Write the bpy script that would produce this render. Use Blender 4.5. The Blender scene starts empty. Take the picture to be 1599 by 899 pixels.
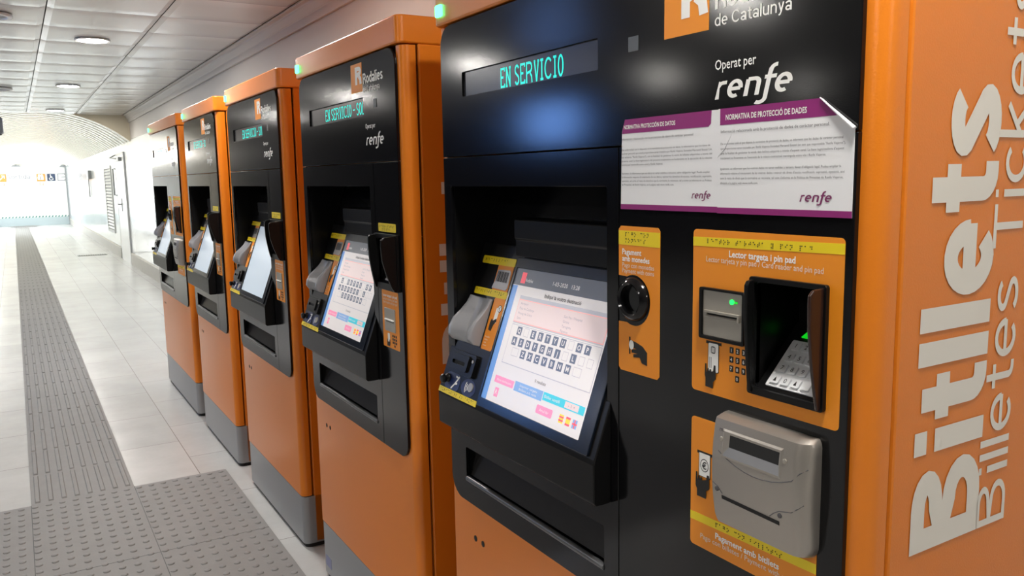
import bpy, bmesh, math, random
from mathutils import Vector, Matrix
from mathutils.geometry import tessellate_polygon, delaunay_2d_cdt

random.seed(4)
PI = math.pi
scn = bpy.context.scene
COL = scn.collection

# ------------------------------------------------------------------ camera
CX, CZ, YAW, PITCH, ROLL, FPX = -0.8018, 1.3481, 0.5425, -0.1347, 0.018, 1277.5
_f = Vector((math.sin(YAW) * math.cos(PITCH), math.cos(YAW) * math.cos(PITCH), math.sin(PITCH)))
_r = Vector((math.cos(YAW), -math.sin(YAW), 0))
_u = _r.cross(_f)
_ri = math.cos(ROLL) * _r - math.sin(ROLL) * _u
_ui = math.sin(ROLL) * _r + math.cos(ROLL) * _u
cam = bpy.data.cameras.new('camera')
cam.sensor_fit = 'HORIZONTAL'
cam.sensor_width = 36
cam.lens = FPX * 36 / 1599
cam.clip_start = 0.02
cam_o = bpy.data.objects.new('camera', cam)
COL.objects.link(cam_o)
M = Matrix((_ri, _ui, -_f)).transposed().to_4x4()
M.translation = Vector((CX, 0, CZ))
cam_o.matrix_world = M
scn.camera = cam_o

# ------------------------------------------------------------------ light levels
EXPOSURE = 0.0
LAMP = 300.0            # downlight discs in the hall ceiling
CORRIDOR_FILL = 15.0          # added unseen strip that brightens the vaulted corridor
DAY_FILL = 5.0         # added glowing panel standing in for daylight at the far end
AMBIENT = 0.03
scn.view_settings.view_transform = 'Standard'
scn.view_settings.look = 'None'
scn.view_settings.exposure = EXPOSURE
scn.view_settings.gamma = 1
scn.view_settings.use_curve_mapping = False
world = bpy.data.worlds.new('world')
scn.world = world
world.use_nodes = True
_bg = world.node_tree.nodes['Background']
_bg.inputs[0].default_value = (0.9, 0.95, 1.0, 1)
_bg.inputs[1].default_value = AMBIENT
try:
    scn.cycles.use_denoising = True
    scn.cycles.sample_clamp_indirect = 4.0
    scn.cycles.max_bounces = 8
except Exception:
    pass

# ------------------------------------------------------------------ materials
def lin(h):
    h = h.lstrip('#')
    out = []
    for i in (0, 2, 4):
        c = int(h[i:i + 2], 16) / 255
        out.append(c / 12.92 if c <= 0.04045 else ((c + 0.055) / 1.055) ** 2.4)
    return (*out, 1)


def mat(name, col, rough=0.5, metal=0.0, bump=0.0, bscale=600, spec=0.5, coat=0.0, vary=0.0, vscale=6, detail=2):
    m = bpy.data.materials.new(name)
    m.use_nodes = True
    nt = m.node_tree
    b = nt.nodes['Principled BSDF']
    c = lin(col) if isinstance(col, str) else col
    b.inputs['Base Color'].default_value = c
    b.inputs['Roughness'].default_value = rough
    b.inputs['Metallic'].default_value = metal
    b.inputs['Specular IOR Level'].default_value = spec
    b.inputs['Coat Weight'].default_value = coat
    b.inputs['Coat Roughness'].default_value = 0.06
    if bump or vary:
        tc = nt.nodes.new('ShaderNodeTexCoord')
    if bump:
        n = nt.nodes.new('ShaderNodeTexNoise')
        n.inputs['Scale'].default_value = bscale
        n.inputs['Detail'].default_value = detail
        nt.links.new(tc.outputs['Object'], n.inputs['Vector'])
        bp = nt.nodes.new('ShaderNodeBump')
        bp.inputs['Strength'].default_value = bump
        bp.inputs['Distance'].default_value = 0.002
        nt.links.new(n.outputs['Fac'], bp.inputs['Height'])
        nt.links.new(bp.outputs['Normal'], b.inputs['Normal'])
    if vary:
        n2 = nt.nodes.new('ShaderNodeTexNoise')
        n2.inputs['Scale'].default_value = vscale
        n2.inputs['Detail'].default_value = 6
        nt.links.new(tc.outputs['Object'], n2.inputs['Vector'])
        mx = nt.nodes.new('ShaderNodeMix')
        mx.data_type = 'RGBA'
        mx.inputs['A'].default_value = tuple(x * (1 - vary) for x in c[:3]) + (1,)
        mx.inputs['B'].default_value = tuple(min(1, x * (1 + vary)) for x in c[:3]) + (1,)
        nt.links.new(n2.outputs['Fac'], mx.inputs['Factor'])
        nt.links.new(mx.outputs['Result'], b.inputs['Base Color'])
    return m


def glow(name, col, s):
    m = bpy.data.materials.new(name)
    m.use_nodes = True
    b = m.node_tree.nodes['Principled BSDF']
    c = lin(col)
    b.inputs['Base Color'].default_value = c
    b.inputs['Roughness'].default_value = 0.25
    b.inputs['Emission Color'].default_value = c
    b.inputs['Emission Strength'].default_value = s
    return m


ORANGE = mat('orange_paint', (0.74, 0.208, 0.013, 1), 0.30, bump=0.10, bscale=380, spec=0.5)
BLACK = mat('black_gloss', (0.0045, 0.0045, 0.0052, 1), 0.13, bump=0.012, bscale=700, spec=0.36)
BLACKS = mat('black_plastic', (0.005, 0.005, 0.0052, 1), 0.30, bump=0.015, bscale=700, spec=0.22)
BLACKM = mat('black_matte', (0.006, 0.006, 0.006, 1), 0.7)
BEZEL = mat('screen_bezel', (0.006, 0.009, 0.016, 1), 0.18)
GREYP = mat('grey_plinth', '#8b8d90', 0.35, bump=0.05, bscale=300)
STEEL = mat('brushed_steel', '#aaa49c', 0.36, metal=0.72, bump=0.06, bscale=420, detail=3)
STEELD = mat('dull_steel', '#a8a399', 0.33, metal=0.5, vary=0.06, vscale=40)
SILVERP = mat('silver_plastic', '#97989c', 0.32, metal=0.25)
LABEL = mat('orange_label', '#ec901c', 0.42)
YELLOW = mat('yellow_label', '#ecd21c', 0.4)
WHITE = mat('white_print', '#f2f2ee', 0.5)
OFFWHITE = mat('offwhite_print', '#e4e0d6', 0.55)
INK = mat('black_print', '#16140f', 0.5)
GREYINK = mat('grey_print', '#4c4c50', 0.6)
PURPLE = mat('purple_print', '#8b1d6e', 0.45)
PURPLEL = mat('purple_logo', '#7a2a5c', 0.5)
PAPER = mat('white_paper', '#e9eaec', 0.45)
BLUEL = mat('blue_label', '#1b2a58', 0.4)
GLASSD = mat('display_glass', (0.030, 0.029, 0.031, 1), 0.2)
WINDOWG = mat('smoked_window', (0.020, 0.019, 0.019, 1), 0.22)
SENSOR = mat('sensor_glass', '#4b4f50', 0.3)
PADMETAL = mat('keypad_metal', '#e6e8ea', 0.28, metal=0.3)
REDGLOSS = mat('brown_smoked_plastic', (0.03, 0.014, 0.011, 1), 0.2)
CYAN = glow('cyan_display', '#10cfc0', 1.0)
GREENL = glow('green_led', '#18e050', 3.0)
GREENT = glow('green_arrow', '#10c822', 0.9)
GREENC = glow('green_indicator', '#40ff90', 7.0)
SCRW = glow('screen_white', '#e9e4e4', 0.32)
SCRB = glow('screen_blue', '#6f9fe0', 0.30)
SCRH = glow('screen_header', '#55585f', 0.6)
SCRP = glow('screen_panel', '#eedada', 0.29)
SCRL = glow('screen_line', '#e8a09a', 0.7)
SCRK = glow('screen_key', '#5f6678', 0.6)
SCRKL = glow('screen_key_off', '#bdbdc5', 0.40)
SCRPK = glow('screen_pink', '#dd86a6', 0.7)
SCRBL = glow('screen_steel_blue', '#7b9cc6', 0.65)
SCRTE = glow('screen_teal', '#3fb4c4', 0.7)
SCRRD = glow('screen_red', '#e0555f', 0.7)
SCRYE = glow('screen_yellow', '#f2c040', 0.7)
SCRG = glow('screen_grey', '#9a9aa2', 0.6)


def tile_floor():
    m = mat('floor_tiles', '#c9c8c4', 0.26)
    nt = m.node_tree
    b = nt.nodes['Principled BSDF']
    tc = nt.nodes.new('ShaderNodeTexCoord')
    mp = nt.nodes.new('ShaderNodeMapping')
    sp = nt.nodes.new('ShaderNodeSeparateXYZ')
    cb = nt.nodes.new('ShaderNodeCombineXYZ')
    nt.links.new(tc.outputs['Object'], sp.inputs[0])
    nt.links.new(sp.outputs['Y'], cb.inputs['X'])
    nt.links.new(sp.outputs['X'], cb.inputs['Y'])
    nt.links.new(cb.outputs[0], mp.inputs['Vector'])
    mp.inputs['Location'].default_value = (-4.49 + 6.0, 0.445 + 9.0, 0)
    br = nt.nodes.new('ShaderNodeTexBrick')
    br.offset = 0.5
    br.inputs['Scale'].default_value = 1.0
    br.inputs['Brick Width'].default_value = 0.6
    br.inputs['Row Height'].default_value = 0.29
    br.inputs['Mortar Size'].default_value = 0.0022
    br.inputs['Mortar Smooth'].default_value = 0.2
    br.inputs['Bias'].default_value = 0
    br.inputs['Color1'].default_value = lin('#bec0c0')
    br.inputs['Color2'].default_value = lin('#c8c9c9')
    br.inputs['Mortar'].default_value = lin('#8f8c87')
    nt.links.new(mp.outputs[0], br.inputs['Vector'])
    n = nt.nodes.new('ShaderNodeTexNoise')
    n.inputs['Scale'].default_value = 2.6
    n.inputs['Detail'].default_value = 8
    n.inputs['Roughness'].default_value = 0.65
    nt.links.new(tc.outputs['Object'], n.inputs['Vector'])
    rp = nt.nodes.new('ShaderNodeMapRange')
    rp.inputs['From Min'].default_value = 0.25
    rp.inputs['From Max'].default_value = 0.75
    rp.inputs['To Min'].default_value = 0.82
    rp.inputs['To Max'].default_value = 1.05
    nt.links.new(n.outputs['Fac'], rp.inputs['Value'])
    mx = nt.nodes.new('ShaderNodeMix')
    mx.data_type = 'RGBA'
    mx.blend_type = 'MULTIPLY'
    mx.inputs['Factor'].default_value = 1
    nt.links.new(br.outputs['Color'], mx.inputs['A'])
    nt.links.new(rp.outputs['Result'], mx.inputs['B'])
    nt.links.new(mx.outputs['Result'], b.inputs['Base Color'])
    return m


def wall_panels():
    m = mat('white_wall_panels', '#dfe2e3', 0.14, coat=0.3)
    nt = m.node_tree
    b = nt.nodes['Principled BSDF']
    tc = nt.nodes.new('ShaderNodeTexCoord')
    sp = nt.nodes.new('ShaderNodeSeparateXYZ')
    cb = nt.nodes.new('ShaderNodeCombineXYZ')
    mp = nt.nodes.new('ShaderNodeMapping')
    nt.links.new(tc.outputs['Object'], sp.inputs[0])
    nt.links.new(sp.outputs['Y'], cb.inputs['X'])
    nt.links.new(sp.outputs['Z'], cb.inputs['Y'])
    nt.links.new(cb.outputs[0], mp.inputs['Vector'])
    mp.inputs['Location'].default_value = (0.4, -0.954 + 1.08 * 2, 0)
    br = nt.nodes.new('ShaderNodeTexBrick')
    br.offset = 0
    br.inputs['Scale'].default_value = 1.0
    br.inputs['Brick Width'].default_value = 1.5
    br.inputs['Row Height'].default_value = 1.08
    br.inputs['Mortar Size'].default_value = 0.003
    br.inputs['Color1'].default_value = lin('#dfe3e4')
    br.inputs['Color2'].default_value = lin('#d8dddf')
    br.inputs['Mortar'].default_value = lin('#a5a9aa')
    nt.links.new(mp.outputs[0], br.inputs['Vector'])
    nt.links.new(br.outputs['Color'], b.inputs['Base Color'])
    return m


FLOORM = tile_floor()
WALLM = wall_panels()
CEILM = mat('ceiling_metal', '#d3d1cd', 0.17, spec=0.6)
GAPM = mat('ceiling_gap', '#3a3937', 0.8)
CREAM = mat('vault_slats', '#efece0', 0.16, spec=0.7)
DARKW = mat('dark_hall_wall', '#26262a', 0.6)
TAN = mat('tan_plaster', '#d2c8b0', 0.7)
GREYW = mat('grey_upper_wall', '#bcb7b1', 0.5)
BASEM = mat('baseboard_stone', '#a9a7a1', 0.4, vary=0.1)
TACT = mat('tactile_stone', '#828282', 0.55, vary=0.12, vscale=14, bump=0.2, bscale=160)
DOORM = mat('white_door', '#e3e6e7', 0.25)
FRAMEG = mat('grey_frame', '#8a8f92', 0.4, metal=0.4)
DARKG = mat('dark_grey', '#34363a', 0.5)
WHITEP = mat('white_paint', '#e9e9e6', 0.4)
LAMPG = glow('lamp_glass', '#fffaf3', LAMP)
CORFILL = glow('corridor_fill_glow', '#fffaf0', CORRIDOR_FILL)
DAYFILL = glow('daylight_fill_glow', '#f4faff', DAY_FILL)
SCREENB = glow('blue_screen', '#74a8ff', 13.0)

# ------------------------------------------------------------------ mesh helpers
def F(u, v, w):      # machine front: u towards the near side, v up, w out of the front
    return (-w, -u, v)


TILT = math.radians(70)
CT, ST = math.cos(TILT), math.sin(TILT)


def T(u, v, w):      # tilted console face
    return (-0.036 + v * CT - w * ST, -u, 0.885 + v * ST + w * CT)


class MB:
    def __init__(self):
        self.bm = bmesh.new()
        self.mats = []

    def mi(self, m):
        if m not in self.mats:
            self.mats.append(m)
        return self.mats.index(m)

    def face(self, pts, m, smooth=False):
        vs = [self.bm.verts.new(p) for p in pts]
        f = self.bm.faces.new(vs)
        f.material_index = self.mi(m)
        f.smooth = smooth
        return f

    def prism(self, outer, w0, w1, fr, m, holes=(), smooth=False):
        """polygon (u,v), optional holes, extruded from w0 to w1 in frame fr"""
        loops = [list(outer)] + [list(h) for h in holes]
        bm = self.bm
        i = self.mi(m)
        A, B = [], []
        for lp in loops:
            A.append([bm.verts.new(fr(u, v, w0)) for u, v in lp])
            B.append([bm.verts.new(fr(u, v, w1)) for u, v in lp])
        fa = [v for l in A for v in l]
        fb = [v for l in B for v in l]
        if len(loops) == 1:
            tris = [list(range(len(outer)))]
        else:
            tris = tessellate_polygon([[Vector((u, v, 0)) for u, v in lp] for lp in loops])
        for t in tris:
            for vs in (fa, fb):
                try:
                    f = bm.faces.new([vs[k] for k in t])
                    f.material_index = i
                except ValueError:
                    pass
        for a, b in zip(A, B):
            n = len(a)
            for k in range(n):
                f = bm.faces.new((a[k], a[(k + 1) % n], b[(k + 1) % n], b[k]))
                f.material_index = i
                f.smooth = smooth
        return self

    def box(self, u0, u1, v0, v1, w0, w1, m, fr=F):
        return self.prism([(u0, v0), (u1, v0), (u1, v1), (u0, v1)], w0, w1, fr, m)

    def rrect(self, u0, u1, v0, v1, r, w0, w1, m, fr=F, holes=(), n=5):
        return self.prism(rr(u0, u1, v0, v1, r, n), w0, w1, fr, m, holes)

    def disc(self, cu, cv, r, w0, w1, m, fr=F, n=16, rv=None):
        return self.prism(ell(cu, cv, r, rv or r, n), w0, w1, fr, m)

    def flat(self, pts, w, m, fr=F):
        self.face([fr(u, v, w) for u, v in pts], m)
        return self

    def tube(self, pts, r, m, n=8, closed=False, caps=True):
        bm = self.bm
        i = self.mi(m)
        P = [Vector(p) for p in pts]
        N = len(P)
        rings = []
        for k in range(N):
            if closed:
                d = P[(k + 1) % N] - P[k - 1]
            else:
                d = P[min(k + 1, N - 1)] - P[max(k - 1, 0)]
            d.normalize()
            a = Vector((0, 0, 1)) if abs(d.z) < 0.9 else Vector((1, 0, 0))
            x = d.cross(a).normalized()
            y = d.cross(x)
            rr_ = r[k] if isinstance(r, (list, tuple)) else r
            rings.append([bm.verts.new(P[k] + (x * math.cos(t) + y * math.sin(t)) * rr_)
                          for t in [2 * PI * j / n for j in range(n)]])
        rng = range(N) if closed else range(N - 1)
        for k in rng:
            a, b = rings[k], rings[(k + 1) % N]
            for j in range(n):
                f = bm.faces.new((a[j], a[(j + 1) % n], b[(j + 1) % n], b[j]))
                f.material_index = i
                f.smooth = True
        if caps and not closed:
            for rg in (rings[0], rings[-1]):
                f = bm.faces.new(rg)
                f.material_index = i
        return self

    def loft(self, rings, m, closed_ring=True, caps=True, smooth=True):
        bm = self.bm
        i = self.mi(m)
        R = [[bm.verts.new(p) for p in rg] for rg in rings]
        n = len(R[0])
        for a, b in zip(R[:-1], R[1:]):
            for j in range(n if closed_ring else n - 1):
                f = bm.faces.new((a[j], a[(j + 1) % n], b[(j + 1) % n], b[j]))
                f.material_index = i
                f.smooth = smooth
        if caps:
            for rg in (R[0], R[-1]):
                f = bm.faces.new(rg)
                f.material_index = i
        return self

    def lathe(self, prof, m, centre, axis='x', n=28):
        """prof: (radius, distance along axis)"""
        rings = []
        for r, d in prof:
            rg = []
            for j in range(n):
                a = 2 * PI * j / n
                c, s = r * math.cos(a), r * math.sin(a)
                if axis == 'x':
                    p = (centre[0] + d, centre[1] + c, centre[2] + s)
                else:
                    p = (centre[0] + c, centre[1] + s, centre[2] + d)
                rg.append(p)
            rings.append(rg)
        return self.loft(rings, m, caps=True)

    def build(self, name, parent=None, bevel=0.0, seg=2, sharp=40, smooth=False, recalc=True):
        bm = self.bm
        if recalc:
            bmesh.ops.recalc_face_normals(bm, faces=bm.faces[:])
        me = bpy.data.meshes.new(name)
        bm.to_mesh(me)
        bm.free()
        for m in self.mats:
            me.materials.append(m)
        if smooth:
            for p in me.polygons:
                p.use_smooth = True
        if any(p.use_smooth for p in me.polygons):
            me.set_sharp_from_angle(angle=math.radians(sharp))
        o = bpy.data.objects.new(name, me)
        COL.objects.link(o)
        if parent:
            o.parent = parent
        if bevel:
            b = o.modifiers.new('bevel', 'BEVEL')
            b.width = bevel
            b.segments = seg
            b.limit_method = 'ANGLE'
            b.angle_limit = math.radians(35)
        return o


def ell(cu, cv, ru, rv, n=20, a0=0.0):
    return [(cu + ru * math.cos(a0 + 2 * PI * k / n), cv + rv * math.sin(a0 + 2 * PI * k / n)) for k in range(n)]


def rr(u0, u1, v0, v1, r, n=5):
    """rounded rectangle; r may be four radii (low-u/low-v, high-u/low-v, high-u/high-v, low-u/high-v)"""
    rs = r if isinstance(r, (list, tuple)) else (r,) * 4
    out = []
    for (cu, cv, a), q in zip(((u0, v0, PI), (u1, v0, 1.5 * PI), (u1, v1, 0), (u0, v1, 0.5 * PI)), rs):
        if q <= 0:
            out.append((cu, cv))
            continue
        x = cu + q * (1 if cu == u0 else -1)
        y = cv + q * (1 if cv == v0 else -1)
        for k in range(n + 1):
            t = a + k * PI / 2 / n
            out.append((x + q * math.cos(t), y + q * math.sin(t)))
    return out


# ------------------------------------------------------------------ writing
_tcache = {}


def text2d(body, offset=0.0):
    key = (body, offset)
    if key in _tcache:
        return _tcache[key]
    cu = bpy.data.curves.new('t', 'FONT')
    cu.body = body
    cu.size = 1.0 / 0.70
    cu.offset = offset
    cu.resolution_u = 2
    o = bpy.data.objects.new('t', cu)
    COL.objects.link(o)
    dg = bpy.context.evaluated_depsgraph_get()
    dg.update()
    me = o.evaluated_get(dg).to_mesh()
    vs = [(v.co.x, v.co.y) for v in me.vertices]
    fs = [list(p.vertices) for p in me.polygons]
    o.evaluated_get(dg).to_mesh_clear()
    bpy.data.objects.remove(o)
    bpy.data.curves.remove(cu)
    if vs:
        x0 = min(v[0] for v in vs)
        vs = [(v[0] - x0, v[1]) for v in vs]
    _tcache[key] = (vs, fs)
    return vs, fs


def write(mb, body, u, v, h, m, width=None, fr=F, w=0.0005, bold=0.0, align='l', shear=0.0):
    """text with cap height h from (u, v); width squeezes the line to that length"""
    vs, fs = text2d(body, bold)
    if not vs:
        return
    L = max(x for x, y in vs)
    sx = width / L if width else h
    off = -L * sx / 2 if align == 'c' else (-L * sx if align == 'r' else 0)
    i = mb.mi(m)
    V = [mb.bm.verts.new(fr(u + off + x * sx + y * h * shear, v + y * h, w)) for x, y in vs]
    for f in fs:
        try:
            fc = mb.bm.faces.new([V[k] for k in f])
            fc.material_index = i
        except ValueError:
            pass


def arc(cx, cy, rx, ry, a0, a1, n=10):
    return [(cx + rx * math.cos(math.radians(a0 + (a1 - a0) * k / n)), cy + ry * math.sin(math.radians(a0 + (a1 - a0) * k / n))) for k in range(n + 1)]


XH = 0.72


def glyphs(t):
    """skeleton strokes of a plain grotesque alphabet; t = stroke weight; returns {char: (advance, strokes)}"""
    h = t / 2
    x = XH
    G = {}
    bw = 0.50
    G['B'] = (0.72, [[(h, 0), (h, 1)], [(h, h), (0.36, h)] + arc(0.36, 0.28, 0.26 - h * 0.2, 0.28 - h, -90, 90) + [(h, 0.56 - 0.0)],
                     [(h, 1 - h), (0.34, 1 - h)] + arc(0.34, 0.78, 0.235 - h * 0.2, 0.22 - h, 90, -90) + [(h, 0.56)]])
    G['i'] = (t, [[(h, 0), (h, x)], [(h, 1 - t * 0.9), (h, 1)]])
    G['l'] = (t, [[(h, 0), (h, 1)]])
    G['t'] = (0.36, [[(0.17, 0.93), (0.17, h + 0.13)] + arc(0.17 + 0.13, h + 0.13, 0.13, 0.13, 180, 270, 6) + [(0.38, h)], [(0, x - h * 0.85), (0.36, x - h * 0.85)]])
    G['e'] = (0.56, [[(h * 0.8, x * 0.50), (0.54, x * 0.50)], arc(0.28, x / 2, 0.28 - h * 0.85, x / 2 - h, 0, 312, 22)])
    G['s'] = (0.50, [arc(0.25, x * 0.735, 0.20 - h * 0.3, x * 0.265 - h, 20, 225, 12) + arc(0.25, x * 0.265, 0.22 - h * 0.4, x * 0.265 - h, 45, -160, 12)])
    G['T'] = (0.62, [[(0.31, 0), (0.31, 1)], [(0, 1 - h), (0.62, 1 - h)]])
    G['c'] = (0.52, [arc(0.28, x / 2, 0.28 - h * 0.85, x / 2 - h, 42, 318, 20)])
    G['k'] = (0.50, [[(h, 0), (h, 1)], [(h, x * 0.40), (0.46, x)], [(0.20, x * 0.55), (0.48, 0)]])
    G['R'] = (0.70, [[(h, 0), (h, 1)], [(h, 1 - h), (0.38, 1 - h)] + arc(0.38, 0.73, 0.24 - h * 0.3, 0.27 - h, 90, -90) + [(h, 0.46 + h * 0.0)],
                     [(0.42, 0.46)] + [(0.58, 0.30), (0.62, 0.0)]])
    G['o'] = (0.58, [arc(0.29, x / 2, 0.29 - h * 0.85, x / 2 - h, 0, 360, 24)])
    G['d'] = (0.56, [[(0.56 - h, 0), (0.56 - h, 1)], arc(0.28, x / 2, 0.28 - h * 0.85, x / 2 - h, 0, 360, 24)])
    G['a'] = (0.52, [arc(0.24, x - 0.2, 0.20, 0.20 - h, 170, 0, 8) + [(0.46 - h * 0.2, 0)], arc(0.22, 0.20, 0.22 - h * 0.7, 0.20 - h, 0, 360, 18)])
    G['C'] = (0.74, [arc(0.38, 0.5, 0.38 - h * 0.85, 0.5 - h, 40, 320, 22)])
    G['u'] = (0.54, [[(h, x), (h, 0.24)] + arc(0.27, 0.24, 0.27 - h, 0.24 - h, 180, 360, 10) + [(0.54 - h, x)], [(0.54 - h, 0), (0.54 - h, 0.3)]])
    G['n'] = (0.54, [[(h, 0), (h, x)], [(h, 0.40)] + arc(0.27, x - 0.27, 0.27 - h, 0.27 - h, 180, 0, 10) + [(0.54 - h, 0)]])
    G['r'] = (0.34, [[(h, 0), (h, x)], [(h, 0.38)] + arc(0.30, x - 0.30 - 0.0, 0.30 - h, 0.30 - h, 180, 75, 7)])
    G['y'] = (0.50, [[(h, x), (0.26, 0.05)], [(0.50 - h, x), (0.24, 0.0), (0.17, -0.16)] + [(0.05, -0.2)]])
    G['f'] = (0.34, [[(0.16, 0), (0.16, 0.80)] + arc(0.30, 0.80, 0.14, 0.2 - h, 180, 80, 5), [(0, x - h), (0.34, x - h)]])
    # narrow display capitals
    G['E'] = (0.50, [[(h, 0), (h, 1)], [(0, h), (0.48, h), (0.48, 0.2)], [(0, 1 - h), (0.48, 1 - h), (0.48, 0.8)], [(h, 0.52), (0.34, 0.52)]])
    G['N'] = (0.56, [[(0.08, 0), (0.08, 1)], [(0.08, 0.97), (0.48, 0.03)], [(0.48, 0), (0.48, 1)], [(0, h), (0.18, h)], [(0.38, 1 - h), (0.58, 1 - h)], [(0, 1 - h), (0.1, 1 - h)]])
    G['S'] = (0.48, [arc(0.24, 0.735, 0.19, 0.265 - h, 20, 225, 12) + arc(0.24, 0.265, 0.20, 0.265 - h, 45, -160, 12)])
    G['V'] = (0.54, [[(0.06, 1), (0.27, 0)], [(0.27, 0), (0.48, 1)], [(0, 1 - h), (0.16, 1 - h)], [(0.38, 1 - h), (0.54, 1 - h)]])
    G['I'] = (0.30, [[(0.15, 0), (0.15, 1)], [(0, h), (0.3, h)], [(0, 1 - h), (0.3, 1 - h)]])
    G['O'] = (0.54, [arc(0.27, 0.5, 0.27 - h, 0.5 - h, 0, 360, 22)])
    G['L'] = (0.46, [[(h, 0), (h, 1)], [(0, h), (0.46, h), (0.46, 0.2)]])
    G['-'] = (0.4, [[(0, 0.5), (0.4, 0.5)]])
    return G


def ribbon(pts, h):
    """quads of half-width h along a polyline (mitred)"""
    P = [Vector((p[0], p[1])) for p in pts]
    Q = [P[0]]
    for p in P[1:]:
        if (p - Q[-1]).length > 1e-6:
            Q.append(p)
    P = Q
    closed = len(P) > 3 and (P[0] - P[-1]).length < 1e-4
    if closed:
        P = P[:-1]
    n = len(P)
    L, R = [], []
    for k in range(n):
        if closed:
            d0, d1 = P[k] - P[k - 1], P[(k + 1) % n] - P[k]
        else:
            d0 = P[k] - P[k - 1] if k else P[1] - P[0]
            d1 = P[k + 1] - P[k] if k < n - 1 else P[-1] - P[-2]
        d0.normalize()
        d1.normalize()
        n0, n1 = Vector((-d0.y, d0.x)), Vector((-d1.y, d1.x))
        mm = (n0 + n1)
        if mm.length < 1e-3:
            mm = n0.copy()
        mm.normalize()
        q = h / max(0.45, mm.dot(n0))
        L.append(P[k] + mm * q)
        R.append(P[k] - mm * q)
    out = []
    for k in range(n if closed else n - 1):
        j = (k + 1) % n
        out.append((L[k], R[k], R[j], L[j]))
    return out


def strokes(mb, body, u, v, h, m, weight, width=None, fr=F, w=0.0005, gap=0.12, shear=0.0, space=0.3, sx=1.0):
    G = glyphs(weight)
    x = 0
    quads = []
    for ch in body:
        if ch == ' ':
            x += space
            continue
        adv, st = G[ch]
        for s in st:
            for q in ribbon(s, weight / 2):
                quads.append([(p.x * sx + x, p.y) for p in q])
        x += adv * sx + gap
    L = x - gap
    k = width / L if width else h
    fuse(mb, [[(u + a * k + b * h * shear, v + b * h) for a, b in q] for q in quads], m, fr, w)


def fuse(mb, quads, m, fr, w):
    """one flat outline from overlapping pieces"""
    V, Fc = [], []
    x0, y0 = quads[0][0]
    S = 100.0
    for q in quads:
        area = sum(q[k][0] * q[(k + 1) % 4][1] - q[(k + 1) % 4][0] * q[k][1] for k in range(4))
        b = len(V)
        V += [Vector(((p[0] - x0) * S, (p[1] - y0) * S)) for p in (q if area > 0 else q[::-1])]
        Fc.append([b, b + 1, b + 2, b + 3])
    vo, eo, fo, _, _, _ = delaunay_2d_cdt(V, [], Fc, 0, 1e-5)
    i = mb.mi(m)
    B = [mb.bm.verts.new(fr(p.x / S + x0, p.y / S + y0, w)) for p in vo]
    QV = [[V[k] for k in q] for q in Fc]
    bb = [(min(p.x for p in q), max(p.x for p in q), min(p.y for p in q), max(p.y for p in q)) for q in QV]

    def inside(x, y):
        for q, (xa, xb, ya, yb) in zip(QV, bb):
            if x < xa or x > xb or y < ya or y > yb:
                continue
            c = False
            for k in range(4):
                p, r = q[k - 1], q[k]
                if (p.y > y) != (r.y > y) and x < (r.x - p.x) * (y - p.y) / (r.y - p.y) + p.x:
                    c = not c
            if c:
                return True
        return False
    for t in fo:
        if not inside(sum(vo[k].x for k in t) / len(t), sum(vo[k].y for k in t) / len(t)):
            continue
        f = mb.bm.faces.new([B[k] for k in t])
        f.material_index = i


def logo_word(mb, u, v, xh, width, m, fr=F, w=0.0006):
    """lower-case italic operator wordmark: r e n f e with the long-tailed f"""
    wt = 0.20
    h = wt / 2
    S = []
    S.append((0.0, [[(h, 0), (h, 0.78)] + arc(0.28, 0.72, 0.18, 0.18, 165, 80, 4) + [(0.46, 0.9)]]))
    e = [[(0.10, 0.50), (0.62, 0.50)], arc(0.36, 0.5, 0.27, 0.41, 0, 300, 20)]
    S.append((0.56, e))
    S.append((1.40, [[(h, 0), (h, 0.9)], [(h, 0.9), (0.42, 0.9)] + arc(0.42, 0.68, 0.20, 0.22, 90, 0, 5) + [(0.62, 0)]]))
    S.append((2.20, [arc(-0.02, -0.18, 0.26, 0.24, 235, 350, 8) + [(0.25, 0.9), (0.27, 1.25)] + arc(0.50, 1.25, 0.22, 0.24, 180, 82, 6), [(0.05, 0.9), (0.58, 0.9)]]))
    S.append((2.78, e))
    L = 3.46 + 0.2
    k = width / L
    i = mb.mi(m)
    quads = []
    for x0, sts in S:
        for s in sts:
            quads += [[(u + (x0 + p.x + p.y * 0.16) * k, v + p.y * xh) for p in q] for q in ribbon(s, h)]
    fuse(mb, quads, m, fr, w)


BR = dict(a='1', b='12', c='14', d='145', e='15', f='124', g='1245', h='125', i='24', j='245', k='13', l='123', m='134', n='1345', o='135',
          p='1234', q='12345', r='1235', s='234', t='2345', u='136', v='1236', w='2456', x='1346', y='13456', z='1356')


def braille(mb, body, u, v, m, pitch=0.0066, dot=0.0024, r=0.0008, fr=F, w=0.0006):
    for k, ch in enumerate(body.lower()):
        for d in BR.get(ch, ''):
            d = int(d) - 1
            a = u + k * pitch + (d // 3) * dot
            b = v - (d % 3) * dot
            mb.prism(ell(a, b, r, r, 6), w, w + 0.0004, fr, m)


# ------------------------------------------------------------------ scene tree helpers
def empty(name, loc, label=None, cat=None, group=None):
    o = bpy.data.objects.new(name, None)
    o.empty_display_size = 0.1
    COL.objects.link(o)
    o.location = loc
    if label:
        o['label'] = label
    if cat:
        o['category'] = cat
    if group:
        o['group'] = group
    return o


def tag(o, label, cat, group=None):
    o['label'] = label
    o['category'] = cat
    if group:
        o['group'] = group
    return o


def struct(o, label=None):
    o['kind'] = 'structure'
    if label:
        o['label'] = label
    return o


def copy_tree(o, parent=None):
    c = o.copy()
    COL.objects.link(c)
    if parent:
        c.parent = parent
    for ch in list(o.children):
        copy_tree(ch, c)
    return c


def W3(u, v, w):     # plain world frame
    return (u, v, w)


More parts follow.
